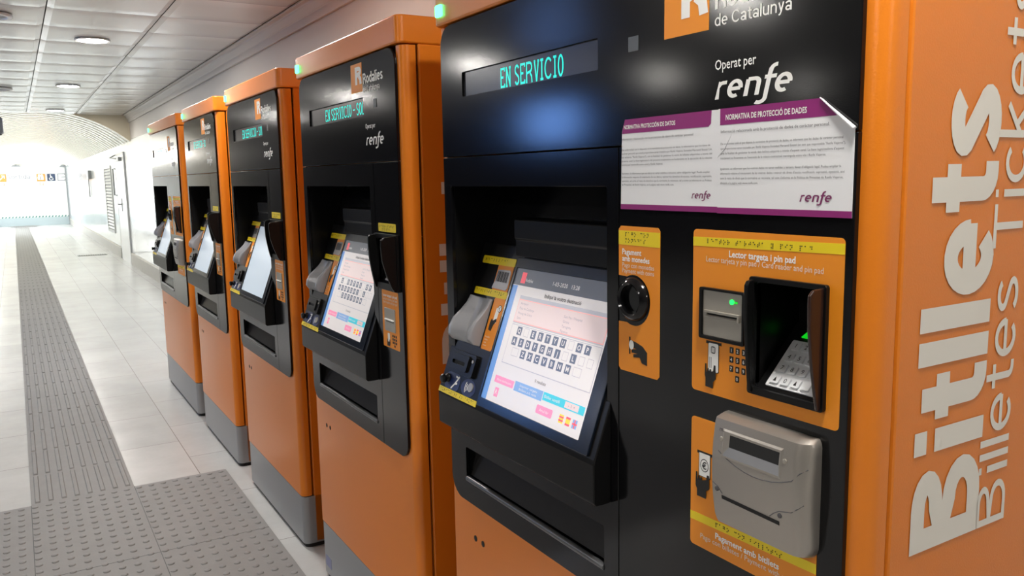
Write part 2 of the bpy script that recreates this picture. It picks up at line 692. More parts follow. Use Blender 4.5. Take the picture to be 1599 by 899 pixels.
# ================================================================== the setting
FAR = 32.4
ENDY = 14.15
mb = MB()
mb.face([(-9, -5, 0), (0.9, -5, 0), (0.9, FAR + 0.2, 0), (-9, FAR + 0.2, 0)], FLOORM)
struct(mb.build('floor', recalc=False), 'pale grey stone tile floor laid in a running bond')

# tactile guide strip: rows of long raised bars
mb = MB()
X0, X1 = -0.848, -0.448
mb.prism([(X0, 3.9), (X1, 3.9), (X1, 31.2), (X0, 31.2)], 0.0005, 0.004, W3, TACT)
nrow = 0
y = 3.915
while y < 31.0:
    for k in range(8):
        x = X0 + 0.024 + k * 0.0503
        if y < 12:
            mb.loft([[(x - 0.010 + a, y + 0.006 + b, 0.004) for a, b in ((0, 0), (0.020, 0), (0.020, 0.372), (0, 0.372))],
                     [(x - 0.007 + a, y + 0.010 + b, 0.009) for a, b in ((0, 0), (0.014, 0), (0.014, 0.364), (0, 0.364))]], TACT, smooth=False)
        else:
            mb.prism([(x - 0.009, y + 0.006), (x + 0.009, y + 0.006), (x + 0.009, y + 0.378), (x - 0.009, y + 0.378)], 0.004, 0.009, W3, TACT)
    y += 0.400
struct(mb.build('tactile_strip'), 'dark grey tactile guide strip with long raised bars')

# tactile warning pad: raised domes
mb = MB()
PX0, PX1, PY0, PY1 = -2.05, -0.052, 2.33, 3.9
mb.prism([(PX0, PY0), (PX1, PY0), (PX1, PY1), (PX0, PY1)], 0.0005, 0.004, W3, TACT)
for i in range(40):
    x = PX1 - 0.028 - i * 0.0503
    if x < PX0 + 0.02 or x < -1.3:
        break
    for j in range(25):
        yy = PY1 - 0.03 - j * 0.0620
        if yy < PY0 + 0.02:
            break
        mb.loft([[(x + r * math.cos(a), yy + r * math.sin(a), z) for a in [2 * PI * q / 8 for q in range(8)]]
                 for r, z in ((0.0125, 0.004), (0.0105, 0.0072), (0.006, 0.0085))], TACT)
for x in (X0, X1):
    mb.prism([(x - 0.0012, PY0), (x + 0.0012, PY0), (x + 0.0012, PY1), (x - 0.0012, PY1)], 0.004, 0.0043, W3, DARKG)
for yy in (3.125,):
    mb.prism([(PX0, yy - 0.0014), (PX1, yy - 0.0014), (PX1, yy + 0.0014), (PX0, yy + 0.0014)], 0.004, 0.0043, W3, DARKG)
struct(mb.build('tactile_pad'), 'dark grey tactile warning pad of raised domes beside the machines')

# second tactile pad across the far end of the strip
mb = MB()
mb.prism([(-0.97, 31.3), (-0.2, 31.3), (-0.2, 32.3), (-0.97, 32.3)], 0.0005, 0.005, W3, TACT)
for k in range(12):
    x = -0.94 + k * 0.064
    mb.prism([(x, 31.35), (x + 0.03, 31.35), (x + 0.03, 32.25), (x, 32.25)], 0.005, 0.011, W3, TACT)
struct(mb.build('tactile_plate'), 'grooved tactile plate at the far end of the guide strip')

# right wall
WX = 0.83
mb = MB()
mb.box(-FAR - 0.1, 5, 0, 2.035, -WX - 0.1, -WX, WALLM)
struct(mb.build('wall_right'), 'glossy white panelled wall behind and beyond the ticket machines')
mb = MB()
mb.box(-FAR - 0.1, 5, 2.035, 2.6, -WX - 0.1, -WX - 0.006, GREYW)
struct(mb.build('trim_1'), 'matt grey band of wall above the white panels')
mb = MB()
mb.prism([(WX + 0.004, 2.29), (WX + 0.004, 2.41), (0.752, 2.41), (0.752, 2.397), (0.778, 2.392), (0.782, 2.380), (0.806, 2.345), (0.812, 2.34), (0.816, 2.29)],
         -5, ENDY, lambda u, v, w: (u, w, v), GREYW)
struct(mb.build('trim_2', bevel=0.003), 'grey cove moulding between the upper wall and the ceiling')
mb = MB()
mb.prism([(0.84, 0), (0.805, 0), (0.805, 0.185), (0.822, 0.2), (0.84, 0.2)], -5, 15.05, lambda u, v, w: (u, w, v), BASEM)
mb.prism([(0.84, 0), (0.805, 0), (0.805, 0.185), (0.822, 0.2), (0.84, 0.2)], 16.55, FAR, lambda u, v, w: (u, w, v), BASEM)
struct(mb.build('baseboard_right'), 'grey stone baseboard along the white wall')

# hall ceiling: slightly bowed metal tiles
mb = MB()
PXT = 0.645
xs = [0.752 - PXT * k for k in range(16)]
ys = [ENDY - 0.643 * k for k in range(31)]
ZC = 2.4
for i in range(len(xs) - 1):
    xa, xb = xs[i + 1] + 0.0035, xs[i] - 0.0035
    for j in range(len(ys) - 1):
        ya, yb = ys[j + 1] + 0.001, ys[j] - 0.001
        rows = []
        for t, sag in ((0, 0.0), (0.03, 0.0022), (0.25, 0.0029), (0.5, 0.0032), (0.75, 0.0029), (0.97, 0.0022), (1, 0.0)):
            yy = ya + (yb - ya) * t
            z = ZC + 0.003 - sag
            rows.append([(xa, yy, z + 0.010), (xa + 0.034, yy, z), (xb - 0.034, yy, z), (xb, yy, z + 0.010)])
        mb.loft(rows, CEILM, closed_ring=False, caps=False)
mb.face([(-9, -5, ZC + 0.016), (0.84, -5, ZC + 0.016), (0.84, ENDY, ZC + 0.016), (-9, ENDY, ZC + 0.016)], GAPM)
struct(mb.build('ceiling', sharp=12), 'flat ceiling of white metal tiles with dark joints')

# end wall of the hall with the arched mouth of the corridor
AR, AXC = 1.9, -0.40
AZC = 2.456 - AR
def arch(n=28, dr=0.0):
    a0 = math.acos((WX - AXC + 0.012) / (AR))
    return [(AXC + (AR + dr) * math.cos(a0 + (PI - 2 * a0) * k / n), AZC + (AR + dr) * math.sin(a0 + (PI - 2 * a0) * k / n)) for k in range(n + 1)]


A = arch()
LX = 2 * AXC - WX
mb = MB()
poly = [(WX + 0.02, 2.6)] + [(WX + 0.02, A[0][1])] + [p for p in A] + [(LX - 0.012, 0), (-2.1, 0), (-2.1, 2.6)]
mb.prism(poly, ENDY, ENDY + 0.06, lambda u, v, w: (u, w, v), TAN)
struct(mb.build('wall_end'), 'tan end wall of the hall cut by the corridor arch')

mb = MB()
mb.prism([(-9, 0), (-2.1, 0), (-2.1, 2.6), (-9, 2.6)], ENDY, ENDY + 0.06, lambda u, v, w: (u, w, v), DARKW)
struct(mb.build('wall_north'), 'dark end wall of the hall left of the corridor arch')

mb = MB()
rows = []
yy = ENDY + 0.01
k = 0
prof = []
while yy < FAR:
    prof += [(yy, 0.0), (yy + 0.34, 0.006), (yy + 0.35, 0.034), (yy + 0.39, 0.034)]
    yy += 0.40
for yy, dr in prof:
    rows.append([(x, yy, z) for x, z in arch(26, dr)])
mb.loft(rows, CREAM, closed_ring=False, caps=False, smooth=False)
struct(mb.build('ceiling_vault'), 'low barrel vault of cream slats over the corridor')

mb = MB()
mb.box(-FAR, -ENDY - 0.06, 0, 2.1, -LX, -LX + 0.1, WALLM)
struct(mb.build('wall_left'), 'white panelled left wall of the vaulted corridor')
mb = MB()
mb.prism([(-2.2, 0), (1.0, 0), (1.0, 2.7), (-2.2, 2.7)], FAR, FAR + 0.1, lambda u, v, w: (u, w, v), WHITEP)
struct(mb.build('wall_far'), 'white far end wall of the corridor with the exit sign')
mb = MB()
mb.prism([(-9.1, -5), (-9, -5), (-9, ENDY), (-9.1, ENDY)], 0, 2.6, W3, DARKW)
struct(mb.build('wall_west'), 'dark wall across the hall')
mb = MB()
mb.prism([(-9.1, -5.1), (1, -5.1), (1, -5), (-9.1, -5)], 0, 2.6, W3, GREYW)
struct(mb.build('wall_back'), 'grey wall at the near end of the hall')

# added unseen glow strip and panel on the left side to brighten the corridor
mb = MB()
def cor(u, v, w):
    return (u, w, v)
mb.prism([(LX + 0.012, 1.80), (LX + 0.07, 1.80), (LX + 0.085, 1.86), (LX + 0.05, 1.93), (LX + 0.012, 1.93)], ENDY + 0.6, FAR - 0.4, cor, CORFILL)
tag(mb.build('added_fill_strip'), 'long glowing strip added out of view to brighten the vaulted corridor', 'light')
mb = MB()
mb.box(-31.8, -26.0, 0.1, 1.9, -LX - 0.012, -LX - 0.004, DAYFILL)
o = mb.build('added_glow_panel_1')
struct(o, 'tall glowing panel added on the corridor left side to stand in for daylight')

# far wall: wainscot band with dashes, post, signs
mb = MB()
mb.prism([(LX, 0.0), (0.80, 0.0), (0.80, 0.27), (LX, 0.27)], FAR - 0.02, FAR, cor, mat('pale_blue_grey', '#a9b6ba', 0.4))
teal = mat('teal_marks', '#4d7f78', 0.5)
for k in range(24):
    x = -1.5 + k * 0.098
    mb.prism([(x, 0.272), (x + 0.05, 0.272), (x + 0.065, 0.325), (x + 0.03, 0.325)], FAR - 0.015, FAR - 0.003, cor, teal)
struct(mb.build('trim_3'), 'pale band with teal dashes along the foot of the far wall')
mb = MB()
mb.prism([(0.79, 0), (0.83, 0), (0.83, 2.02), (0.79, 2.02)], FAR - 0.14, FAR - 0.02, cor, FRAMEG)
mb.prism([(0.62, 1.96), (0.83, 1.96), (0.83, 2.01), (0.70, 2.04)], FAR - 0.12, FAR - 0.04, cor, FRAMEG)
struct(mb.build('trim_4'), 'grey steel post in the far right corner')

SIGNO = mat('sign_orange', '#f08a3c', 0.5)
SIGNN = mat('sign_navy', '#32405c', 0.5)
SIGNG = mat('sign_grey', '#8d9096', 0.5)
def picto(name, x, z, w, m, draw, label, cat='sign'):
    b = MB()
    b.prism(rr(x, x + w, z, z + w, 0.012), FAR - 0.03, FAR - 0.012, cor, m)
    if draw:
        draw(b, x, z, w)
    return tag(b.build(name), label, cat)
fs = lambda u, v, w: (u, FAR - 0.032 - w, v)
def d_train(b, x, z, w):
    strokes(b, 'R', x + 0.07, z + 0.05, 0.24, WHITEP, 0.26, fr=fs)
def d_wheel(b, x, z, w):
    for q in ribbon(arc(x + w * .48, z + w * .34, w * .22, w * .22, 150, 390, 14), w * .04):
        b.flat([(p.x, p.y) for p in q], 0.001, WHITEP, fs)
    for s in ([(.42, .74), (.44, .45), (.66, .45), (.76, .2)], [(.44, .6), (.62, .6)]):
        for q in ribbon([(x + w * a, z + w * c) for a, c in s], w * .045):
            b.flat([(p.x, p.y) for p in q], 0.001, WHITEP, fs)
    b.flat(ell(x + w * .42, z + w * .84, w * .07, w * .07, 12), 0.001, WHITEP, fs)
def d_arrow(b, x, z, w):
    for q in ribbon([(x + w * .2, z + w * .2), (x + w * .8, z + w * .8)], w * .06) + ribbon([(x + w * .45, z + w * .8), (x + w * .8, z + w * .8), (x + w * .8, z + w * .45)], w * .06):
        b.flat([(p.x, p.y) for p in q], 0.001, WHITEP, fs)
def d_lift(b, x, z, w):
    for dx in (.3, .62):
        b.flat(rr(x + w * dx - .05, x + w * dx + .05, z + w * .2, z + w * .65, .02), 0.001, WHITEP, fs)
        b.flat(ell(x + w * dx, z + w * .78, .04, .04, 10), 0.001, WHITEP, fs)
picto('arrow_sign', -1.21, 1.49, 0.25, SIGNO, d_arrow, 'orange pictogram with a white arrow, leftmost on the far wall')
picto('lift_sign', -0.07, 1.49, 0.25, SIGNO, d_lift, 'orange pictogram between the exit word and the wheelchair sign')
picto('wheelchair_sign', 0.24, 1.50, 0.24, SIGNN, d_wheel, 'dark blue wheelchair pictogram on the far wall')
b = MB()
strokes(b, 'Sortida', -0.92, 1.58, 0.15, SIGNG, 0.14, fr=fs, w=0.008, width=0.66)
write(b, 'Salida  Exit', -0.75, 1.47, 0.06, SIGNG, fr=fs, w=0.008, width=0.5)
b.prism([(-0.94, 1.45), (-0.24, 1.45), (-0.24, 1.76), (-0.94, 1.76)], FAR - 0.034, FAR - 0.012, cor, WHITEP)
tag(b.build('exit_sign'), 'white exit sign with grey Sortida lettering on the far wall', 'sign')
b = MB()
for s in ([(.9, .62), (.9, .5), (.55, .5), (.55, .72), (.9, .72), (.9, .62)],):
    pass
for q in ribbon([(0.77, 1.70), (0.77, 1.74), (0.56, 1.74), (0.56, 1.51), (0.77, 1.51), (0.77, 1.56)], .010) + ribbon([(0.66, 1.63), (0.84, 1.63)], .010) + ribbon([(0.79, 1.67), (0.84, 1.63), (0.79, 1.59)], .010):
    b.prism([(p.x, p.y) for p in q], FAR - 0.02, FAR - 0.004, cor, SIGNG)
tag(b.build('way_out_symbol'), 'grey way out symbol of an arrow leaving a box', 'sign')
for k, x in enumerate((-1.14, 0.00)):
    b = MB()
    b.prism(rr(x, x + 0.11, 1.36, 1.45, 0.01), FAR - 0.03, FAR - 0.012, cor, WHITEP)
    b.prism(rr(x, x + 0.11, 1.36, 1.45, 0.01), FAR - 0.034, FAR - 0.03, cor, SIGNO, holes=[rr(x + .012, x + .098, 1.372, 1.438, .006)])
    tag(b.build('line_badge'), ('small orange outlined badge below the far arrow sign', 'small orange outlined badge below the lift pictogram')[k], 'sign')
b = MB()
b.prism([(-0.80, 1.985), (-0.50, 1.985), (-0.56, 2.03), (-0.74, 2.03)], FAR - 0.22, FAR - 0.02, cor, FRAMEG)
b.prism([(-0.68, 2.03), (-0.62, 2.03), (-0.62, 2.06), (-0.68, 2.06)], FAR - 0.10, FAR - 0.0, cor, FRAMEG)
tag(b.build('wall_lamp', bevel=0.006), 'small grey lamp on the far wall above the exit word', 'lamp')

# door, grille, box, drain on the right side of the corridor
door = empty('door_1', (WX, 15.8, 0), 'white flush door in the panelled corridor wall')
door['kind'] = 'structure'
def wl(u, v, w):      # wall frame local to the door: u along +Y from the door axis
    return (-w, u, v)
b = MB(); b.rrect(-0.66, 0.62, 0.0, 1.84, 0.004, 0.006, 0.02, DOORM, fr=wl); b.build('door_leaf', door)
b = MB(); b.prism([(-0.70, 0), (-0.66, 0), (-0.66, 1.84), (0.62, 1.84), (0.62, 0), (0.66, 0), (0.66, 1.88), (-0.70, 1.88)], 0.004, 0.023, wl, mat('door_frame_grey', '#c3c7c8', 0.4))
b.build('door_frame', door)
b = MB(); b.tube([wl(0.0, 1.0, 0.02), wl(0.0, 1.0, 0.07), wl(0.14, 1.0, 0.07)], 0.012, FRAMEG); b.box(-0.03, 0.03, 0.88, 1.10, 0.02, 0.028, FRAMEG, fr=wl)
b.build('door_handle', door)
b = MB(); b.box(-0.4, 0.05, 1.74, 1.80, 0.02, 0.07, FRAMEG, fr=wl); b.tube([wl(-0.1, 1.78, 0.07), wl(0.2, 1.80, 0.14), wl(0.45, 1.86, 0.03)], 0.010, FRAMEG)
b.build('door_closer', door)
b = MB(); b.tube([wl(0.58, 1.15, 0.03), wl(0.58, 1.15, 0.07), wl(0.58, 1.62, 0.07), wl(0.58, 1.62, 0.03)], 0.013, FRAMEG); b.build('pull_bar', door)

b = MB()
GRM = mat('grille_metal', '#b9bdbd', 0.4)
b.prism(rr(17.45, 18.75, 0.41, 1.70, 0.01), WX - 0.016, WX, lambda u, v, w: (w, u, v), GRM, holes=[rr(17.51, 18.69, 0.46, 1.65, 0.004)])
b.box(-18.69, -17.51, 0.46, 1.65, -WX + 0.0, -WX + 0.002, DARKG)
for k in range(19):
    z = 0.475 + k * 0.0625
    b.prism([(WX - 0.014, z), (WX - 0.002, z + 0.034), (WX - 0.002, z + 0.038), (WX - 0.016, z + 0.006)], 17.51, 18.69, cor, GRM)
tag(b.build('vent_grille'), 'tall white louvred vent grille in the corridor wall beyond the door', 'vent')
b = MB()
b.rrect(-22.9, -22.1, 1.50, 1.62, 0.01, -WX + 0.002, -WX + 0.05, SIGNG)
b.box(-22.14, -22.05, 1.48, 1.68, -WX + 0.002, -WX + 0.07, FRAMEG)
b.tube([(WX - 0.02, 22.7, 1.5), (WX - 0.02, 22.7, 1.05)], 0.012, FRAMEG)
tag(b.build('junction_box'), 'small grey junction box with a conduit on the far corridor wall', 'junction box')
b = MB()
b.prism([(0.155, 17.55), (0.655, 17.55), (0.655, 17.75), (0.155, 17.75)], 0.0005, 0.006, W3, FRAMEG)
for k in range(12):
    x = 0.175 + k * 0.04
    b.prism([(x, 17.58), (x + 0.02, 17.58), (x + 0.02, 17.72), (x, 17.72)], 0.006, 0.0075, W3, DARKG)
tag(b.build('drain_grate'), 'small dark drain grate in the floor near the corridor door', 'drain')

# ceiling fittings
def downlight(x, y, label, group=None):
    e = empty('ceiling_light', (x, y, ZC), label, 'light', group)
    b = MB()
    b.lathe([(0.088, 0.002), (0.118, -0.004), (0.122, -0.010), (0.116, -0.015), (0.100, -0.013), (0.098, -0.006)], WHITEP, (0, 0, 0), 'z', 28)
    b.build('trim_ring', e)
    b = MB()
    b.lathe([(0.001, -0.0125), (0.05, -0.013), (0.096, -0.012), (0.097, -0.006)], LAMPG, (0, 0, 0), 'z', 28)
    b.build('diffuser', e)
    return e
d0 = downlight(-0.212, 6.856, 'nearest lit downlight in the tiled ceiling, largest of the three')
d1 = copy_tree(d0); d1.location = (-0.205, 10.07, ZC); d1['label'] = 'lit round downlight second along the ceiling row'
d2 = copy_tree(d0); d2.location = (-0.196, 13.37, ZC); d2['label'] = 'lit downlight at the ceiling end just before the vault'
for x, row in ((-0.21, (-2.9, 0.36, 3.6)), (-2.97, (0.36, 3.6, 6.85, 10.07, 13.35)), (-5.25, (6.85,)), (-7.5, (6.85,))):
    for y in row:
        c = copy_tree(d0)
        c.location = (x, y, ZC)
        c['label'] = 'round downlight of the hall ceiling outside the photographed view'
        c['group'] = 'hall downlights out of view'

def speaker(y, label):
    e = empty('ceiling_speaker', (-0.835, y, ZC), label, 'speaker', None)
    b = MB()
    b.lathe([(0.088, 0.0), (0.122, -0.006), (0.126, -0.018), (0.118, -0.026), (0.100, -0.024), (0.096, -0.014)], WHITEP, (0, 0, 0), 'z', 28)
    b.build('rim', e)
    b = MB()
    b.lathe([(0.001, -0.018), (0.06, -0.017), (0.097, -0.014), (0.097, -0.010)], SIGNG, (0, 0, 0), 'z', 28)
    b.build('speaker_mesh', e)
speaker(6.08, 'unlit round grey fitting at the ceiling left edge, nearest of two')
speaker(10.57, 'unlit round grey fitting at the ceiling left edge, farther of two')

e = empty('security_camera', (-0.93, 13.4, ZC), 'grey security camera hanging from the ceiling at the left edge', 'camera')
b = MB(); b.lathe([(0.002, 0), (0.07, 0), (0.07, -0.02), (0.03, -0.03), (0.025, -0.12), (0.002, -0.12)], WHITEP, (0, 0, 0), 'z', 18); b.build('mount', e)
b = MB(); b.rrect(-0.07, 0.09, -0.34, -0.12, 0.03, -0.14, 0.14, SIGNG, fr=lambda u, v, w: (u, w, v)); b.build('housing', e, bevel=0.01)
b = MB(); b.lathe([(0.002, -0.36), (0.05, -0.36), (0.066, -0.33), (0.066, -0.30)], DARKG, (0.01, 0, 0), 'z', 18); b.build('dome', e)

# lit screen hanging across the hall (its glow is mirrored in the nearest machine)
e = empty('information_screen', (-4.0, 7.13, 0), 'lit blue information screen hanging from the ceiling across the hall', 'screen')
hs = lambda u, v, w: (w, u, v)
b = MB(); b.rrect(-0.56, 0.48, 1.64, 2.16, 0.03, -0.09, 0.0, DARKG, fr=hs); b.build('casing', e, bevel=0.005)
b = MB(); b.rrect(-0.50, 0.42, 1.70, 2.10, 0.01, 0.0, 0.003, SCREENB, fr=hs); b.build('display', e)
b = MB(); b.tube([(-0.045, 0, 2.2), (-0.045, 0, 2.405)], 0.025, DARKG); b.build('hanger', e)

# ================================================================== ticket machines
PNW, PNN = 1.0223, 0.7619
SE = 0.025            # orange edge beyond the black panel
ZCAP0, ZCAP1 = 1.667, 1.732
ZPL = 0.198
DEPTH = 0.815


def corner_profile(s0, s1, x0, x1, r, n=6):
    """plan outline (x, s) with both front corners rounded"""
    out = [(x1, s0)]
    for k in range(n + 1):
        a = k * PI / 2 / n
        out.append((x0 + r - r * math.sin(a), s0 + r - r * math.cos(a)))
    for k in range(n + 1):
        a = k * PI / 2 / n
        out.append((x0 + r - r * math.cos(a), s1 - r + r * math.sin(a)))
    out.append((x1, s1))
    return out


def plan(x, s, z):
    return (x, -s, z)


def hand_shape(cu, cv, k, flip=1):
    pts = [(-1.0, -1.2), (0.2, -1.5), (0.5, -0.7), (1.0, 0.0), (1.0, 1.1), (0.65, 1.2), (0.6, 0.2), (0.3, -0.05), (0.25, 0.35), (0.0, 0.35), (-0.05, 0.0), (-0.15, 0.5), (-0.4, 0.5), (-0.42, 0.05), (-0.55, 0.9), (-0.85, 0.9), (-0.9, -0.2)]
    return [(cu + flip * a * k, cv + b_ * k) for a, b_ in pts]


def make_machine(wide, status, y, label):
    pn = PNW if wide else PNN
    root = empty('ticket_machine', (0, y, 0), label, 'ticket machine', 'orange ticket machines in a row')
    R = root

    # --- body
    b = MB()
    s0, s1 = -SE, pn + SE
    b.prism([(0.052, s0), (DEPTH, s0), (DEPTH, s0 + 0.012), (0.052, s0 + 0.012)], 0.02, ZCAP0, plan, ORANGE)
    b.prism([(0.052, s1 - 0.012), (DEPTH, s1 - 0.012), (DEPTH, s1), (0.052, s1)], 0.02, ZCAP0, plan, ORANGE)
    b.prism([(0.20, s0 + 0.012), (DEPTH - 0.001, s0 + 0.012), (DEPTH - 0.001, s1 - 0.012), (0.20, s1 - 0.012)], 0.02, ZCAP0, plan, ORANGE)
    b.prism([(0.052, s0 + 0.012), (0.20, s0 + 0.012), (0.20, s1 - 0.012), (0.052, s1 - 0.012)], 0.02, 0.60, plan, ORANGE)
    cab = b.build('cabinet', R, bevel=0.004)
    # big lettering on the near side
    sd = lambda u, v, w: (-v, -(s1 + 0.0004) - w, u)
    b = MB()
    strokes(b, 'Bitllets', 0.882, -0.238, 0.146, OFFWHITE, 0.188, fr=sd, gap=0.075, width=0.562)
    strokes(b, 'Billetes Tickets', 0.882, -0.302, 0.067, OFFWHITE, 0.105, fr=sd, gap=0.10, width=0.700, space=0.34)
    o = b.build('lettering', cab, recalc=False)
    o['label'] = 'white Bitllets lettering running up the side'

    b = MB()
    prof = lambda a, c: corner_profile(a, c, 0.008, 0.045, 0.022)
    cp = corner_profile(s0, s1, 0.008, 0.045, 0.022)
    n = len(cp) // 2
    b.prism(cp, ZPL + 0.004, 0.665, plan, ORANGE)
    left = cp[:n] + [(0.008, 0.006), (0.045, 0.006)]
    right = [(0.045, pn - 0.006), (0.008, pn - 0.006)] + cp[n:]
    b.prism(left, 0.665, ZCAP0 - 0.004, plan, ORANGE)
    b.prism(right, 0.665, ZCAP0 - 0.004, plan, ORANGE)
    for f in b.bm.faces:
        f.smooth = True
    door_ = b.build('front_door', R, sharp=30)
    for s in (0.090, 0.1235):
        q = MB()
        q.lathe([(0.0070, 0.0), (0.0070, -0.0006), (0.0060, -0.0008), (0.0008, -0.0006)], BLACKM, (0.008, -s, 0.5585), 'x', 14)
        q.build('lock_hole', door_)

    b = MB()
    b.prism(corner_profile(s0, s1, 0.010, DEPTH, 0.024), 0.018, ZPL, plan, GREYP)
    for f in b.bm.faces:
        f.smooth = True
    b.build('plinth', R, sharp=30)
    b = MB()
    b.prism(corner_profile(s0 + 0.01, s1 - 0.01, 0.018, DEPTH - 0.01, 0.02), 0.0, 0.018, plan, BLACKM)
    b.build('base', R)

    b = MB()
    cpc = corner_profile(s0 - 0.001, s1 + 0.001, -0.003, DEPTH + 0.003, 0.020)
    b.prism(cpc, ZCAP0, ZCAP1, plan, ORANGE)
    for f in b.bm.faces:
        f.smooth = True
    cap = b.build('top_cap', R, sharp=30, bevel=0.004)
    b = MB()
    led = lambda u, v, w: (-w - 0.003, -u, v)
    b.rrect(-0.006, 0.022, 1.684, 1.708, 0.004, 0.0, 0.004, GREENC, fr=led)
    
    o = b.build('status_light', cap)
    o['label'] = 'lit green status light'

    # --- black front panels
    SEAM = 1.3917
    VS = 0.6026
    b = MB()
    b.prism(rr(0.0, pn, SEAM + 0.001, ZCAP0 - 0.004, (0, 0, 0.042, 0.042)), -0.008, 0.0, F, BLACK, holes=[rr(0.0949, 0.5501, 1.5126, 1.5606, 0.002, 2)])
    up = b.build('upper_panel', R, bevel=0.0008, seg=1)
    b = MB()
    b.prism(rr(0.0, VS - 0.001, 0.640, SEAM - 0.001, (0.048, 0, 0, 0)), -0.008, 0.0, F, BLACK,
            holes=[rr(0.0312, 0.5723, 0.945, 1.3305, 0.004, 2), rr(0.069, 0.563, 0.686, 0.764, 0.004, 2)])
    cpn = b.build('console_panel', R, bevel=0.0008, seg=1)
    b = MB()
    holes = []
    if wide:
        holes = [rr(0.884, 0.986, 1.074, 1.211, 0.004, 2), ell(0.640, 1.159, 0.021, 0.022, 18)]
    else:
        holes = [rr(0.603 + 0.012, 0.742, 1.085, 1.200, 0.004, 2)]
    b.prism(rr(VS + 0.001, pn, 0.640, SEAM - 0.001, (0, 0.042, 0, 0)), -0.008, 0.0, F, BLACK, holes=holes)
    pay = b.build('payment_panel', R, bevel=0.0008, seg=1)

    # --- message display
    b = MB()
    b.box(0.0945, 0.5505, 1.5122, 1.5610, -0.012, -0.0045, GLASSD)
    disp = b.build('message_display', up)
    disp['label'] = 'dark display with turquoise lettering'
    b = MB()
    if status == 'long':
        strokes(b, 'EN SERVICIO - SOL', 0.235, 1.5185, 0.033, CYAN, 0.095, fr=F, w=-0.0040, gap=0.13, width=0.312, space=0.28)
    else:
        strokes(b, 'EN SERVICIO', 0.243, 1.5145, 0.037, CYAN, 0.115, fr=F, w=-0.0040, gap=0.13, width=0.208, space=0.34)
    b.build('display_text', disp, recalc=False)

    # --- logos on the upper panel
    if wide:
        ou, oz, ow, oh = 0.7055, 1.5355, 0.0862, 0.084
        tz, th, tw = 1.5592, 0.0270, 0.1225
        dz, dh, dw = 1.5376, 0.0155, 0.1243
        pu, pz, ph, pw = 0.8046, 1.4820, 0.0128, 0.0698
        lu, lz, lx, lw = 0.8050, 1.4442, 0.0225, 0.1284
        tu = 0.8030
    else:
        ou, oz, ow, oh = 0.4700, 1.5770, 0.0790, 0.0735
        tz, th, tw = 1.5938, 0.0265, 0.1330
        dz, dh, dw = 1.5730, 0.0150, 0.1110
        pu, pz, ph, pw = 0.5610, 1.4800, 0.0120, 0.0670
        lu, lz, lx, lw = 0.5620, 1.4370, 0.0200, 0.1220
        tu = 0.5555
    b = MB()
    b.box(ou, ou + ow, oz, oz + oh, 0.0, 0.0006, LABEL)
    strokes(b, 'R', ou + ow * 0.40, oz + oh * 0.26, oh * 0.62, WHITE, 0.24, fr=F, w=0.0009, width=ow * 0.56)
    strokes(b, 'Rodalies', tu, tz, th, WHITE, 0.17, fr=F, gap=0.09, width=tw)
    strokes(b, 'de Catalunya', tu, dz, dh, WHITE, 0.12, fr=F, gap=0.11, width=dw, space=0.3)
    o = b.build('railway_logo', up, recalc=False)
    o['label'] = 'orange square logo with white railway lettering'
    b = MB()
    write(b, 'Operat per', pu, pz, ph, WHITE, width=pw, bold=0.012)
    b.build('operator_text', up, recalc=False)
    b = MB()
    logo_word(b, lu, lz, lx, lw, WHITE)
    o = b.build('operator_logo', up, recalc=False)
    o['label'] = 'white slanted renfe wordmark'
    b = MB()
    b.box(0.627 if wide else 0.6235, 0.649 if wide else 0.641, 1.5290, 1.5502, 0.0, 0.0012, SENSOR)
    b.build('light_sensor', up)

    # --- recess around the screen
    b = MB()
    bx0, bx1, bz0, bz1 = 0.0312, 0.5723, 0.945, 1.3305
    th_ = 0.004
    b.box(bx0 - th_, bx0, bz0, bz1 + th_, -0.150, -0.009, BLACKS)
    b.box(bx1, bx1 + th_, bz0, bz1 + th_, -0.150, -0.009, BLACKS)
    b.box(bx0 - th_, bx1 + th_, bz1, bz1 + th_, -0.150, -0.009, BLACKS)
    # sloping back continues the console plane
    b.prism([(bx0, 0.34), (bx1, 0.34), (bx1, 0.485), (bx0, 0.485)], -0.004, 0.0, T, BLACK)
    # ledge above the screen
    b.prism([(0.060, 1.190), (0.060, 1.222), (0.057, 1.226), (0.057, 1.262), (0.062, 1.266), (0.105, 1.266), (0.085, 1.190)], 0.196, bx1, lambda u, v, w: (u, -w, v), BLACKS)
    b.build('screen_recess', R, bevel=0.001, seg=1)

    # --- console
    b = MB()
    b.prism([(-0.0005, 0.812), (-0.031, 0.812), (-0.036, 0.817), (-0.036, 0.882), (-0.034, 0.8905), (0.0, 0.9838), (0.0, 0.98)][:6], 0.015, 0.583, lambda u, v, w: (u, -w, v), BLACKS)
    b.prism([(bx0 + 0.001, 0.06), (bx1 - 0.001, 0.06), (bx1 - 0.001, 0.345), (bx0 + 0.001, 0.345)], -0.03, 0.0, T, BLACKS)
    con = b.build('console', R, bevel=0.002)

    # screen with its interface
    b = MB()
    b.prism(rr(0.190, 0.566, 0.008, 0.318, 0.003, 2), 0.0, 0.0045, T, BEZEL, holes=[rr(0.197, 0.533, 0.026, 0.297, 0.002, 2)])
    scr = b.build('touch_screen', con, bevel=0.001, seg=1)
    scr['label'] = 'lit touch screen showing a letter keyboard'
    b = MB()
    b.box(0.197, 0.533, 0.026, 0.297, 0.0, 0.002, SCRW, fr=T)
    f = lambda u0, u1, v0, v1, m, w=0.0023: b.flat([(u0, v0), (u1, v0), (u1, v1), (u0, v1)], w, m, T)
    f(0.197, 0.216, 0.026, 0.262, SCRB)
    f(0.197, 0.533, 0.263, 0.297, SCRH)
    f(0.222, 0.238, 0.268, 0.290, SCRRD, 0.0025)
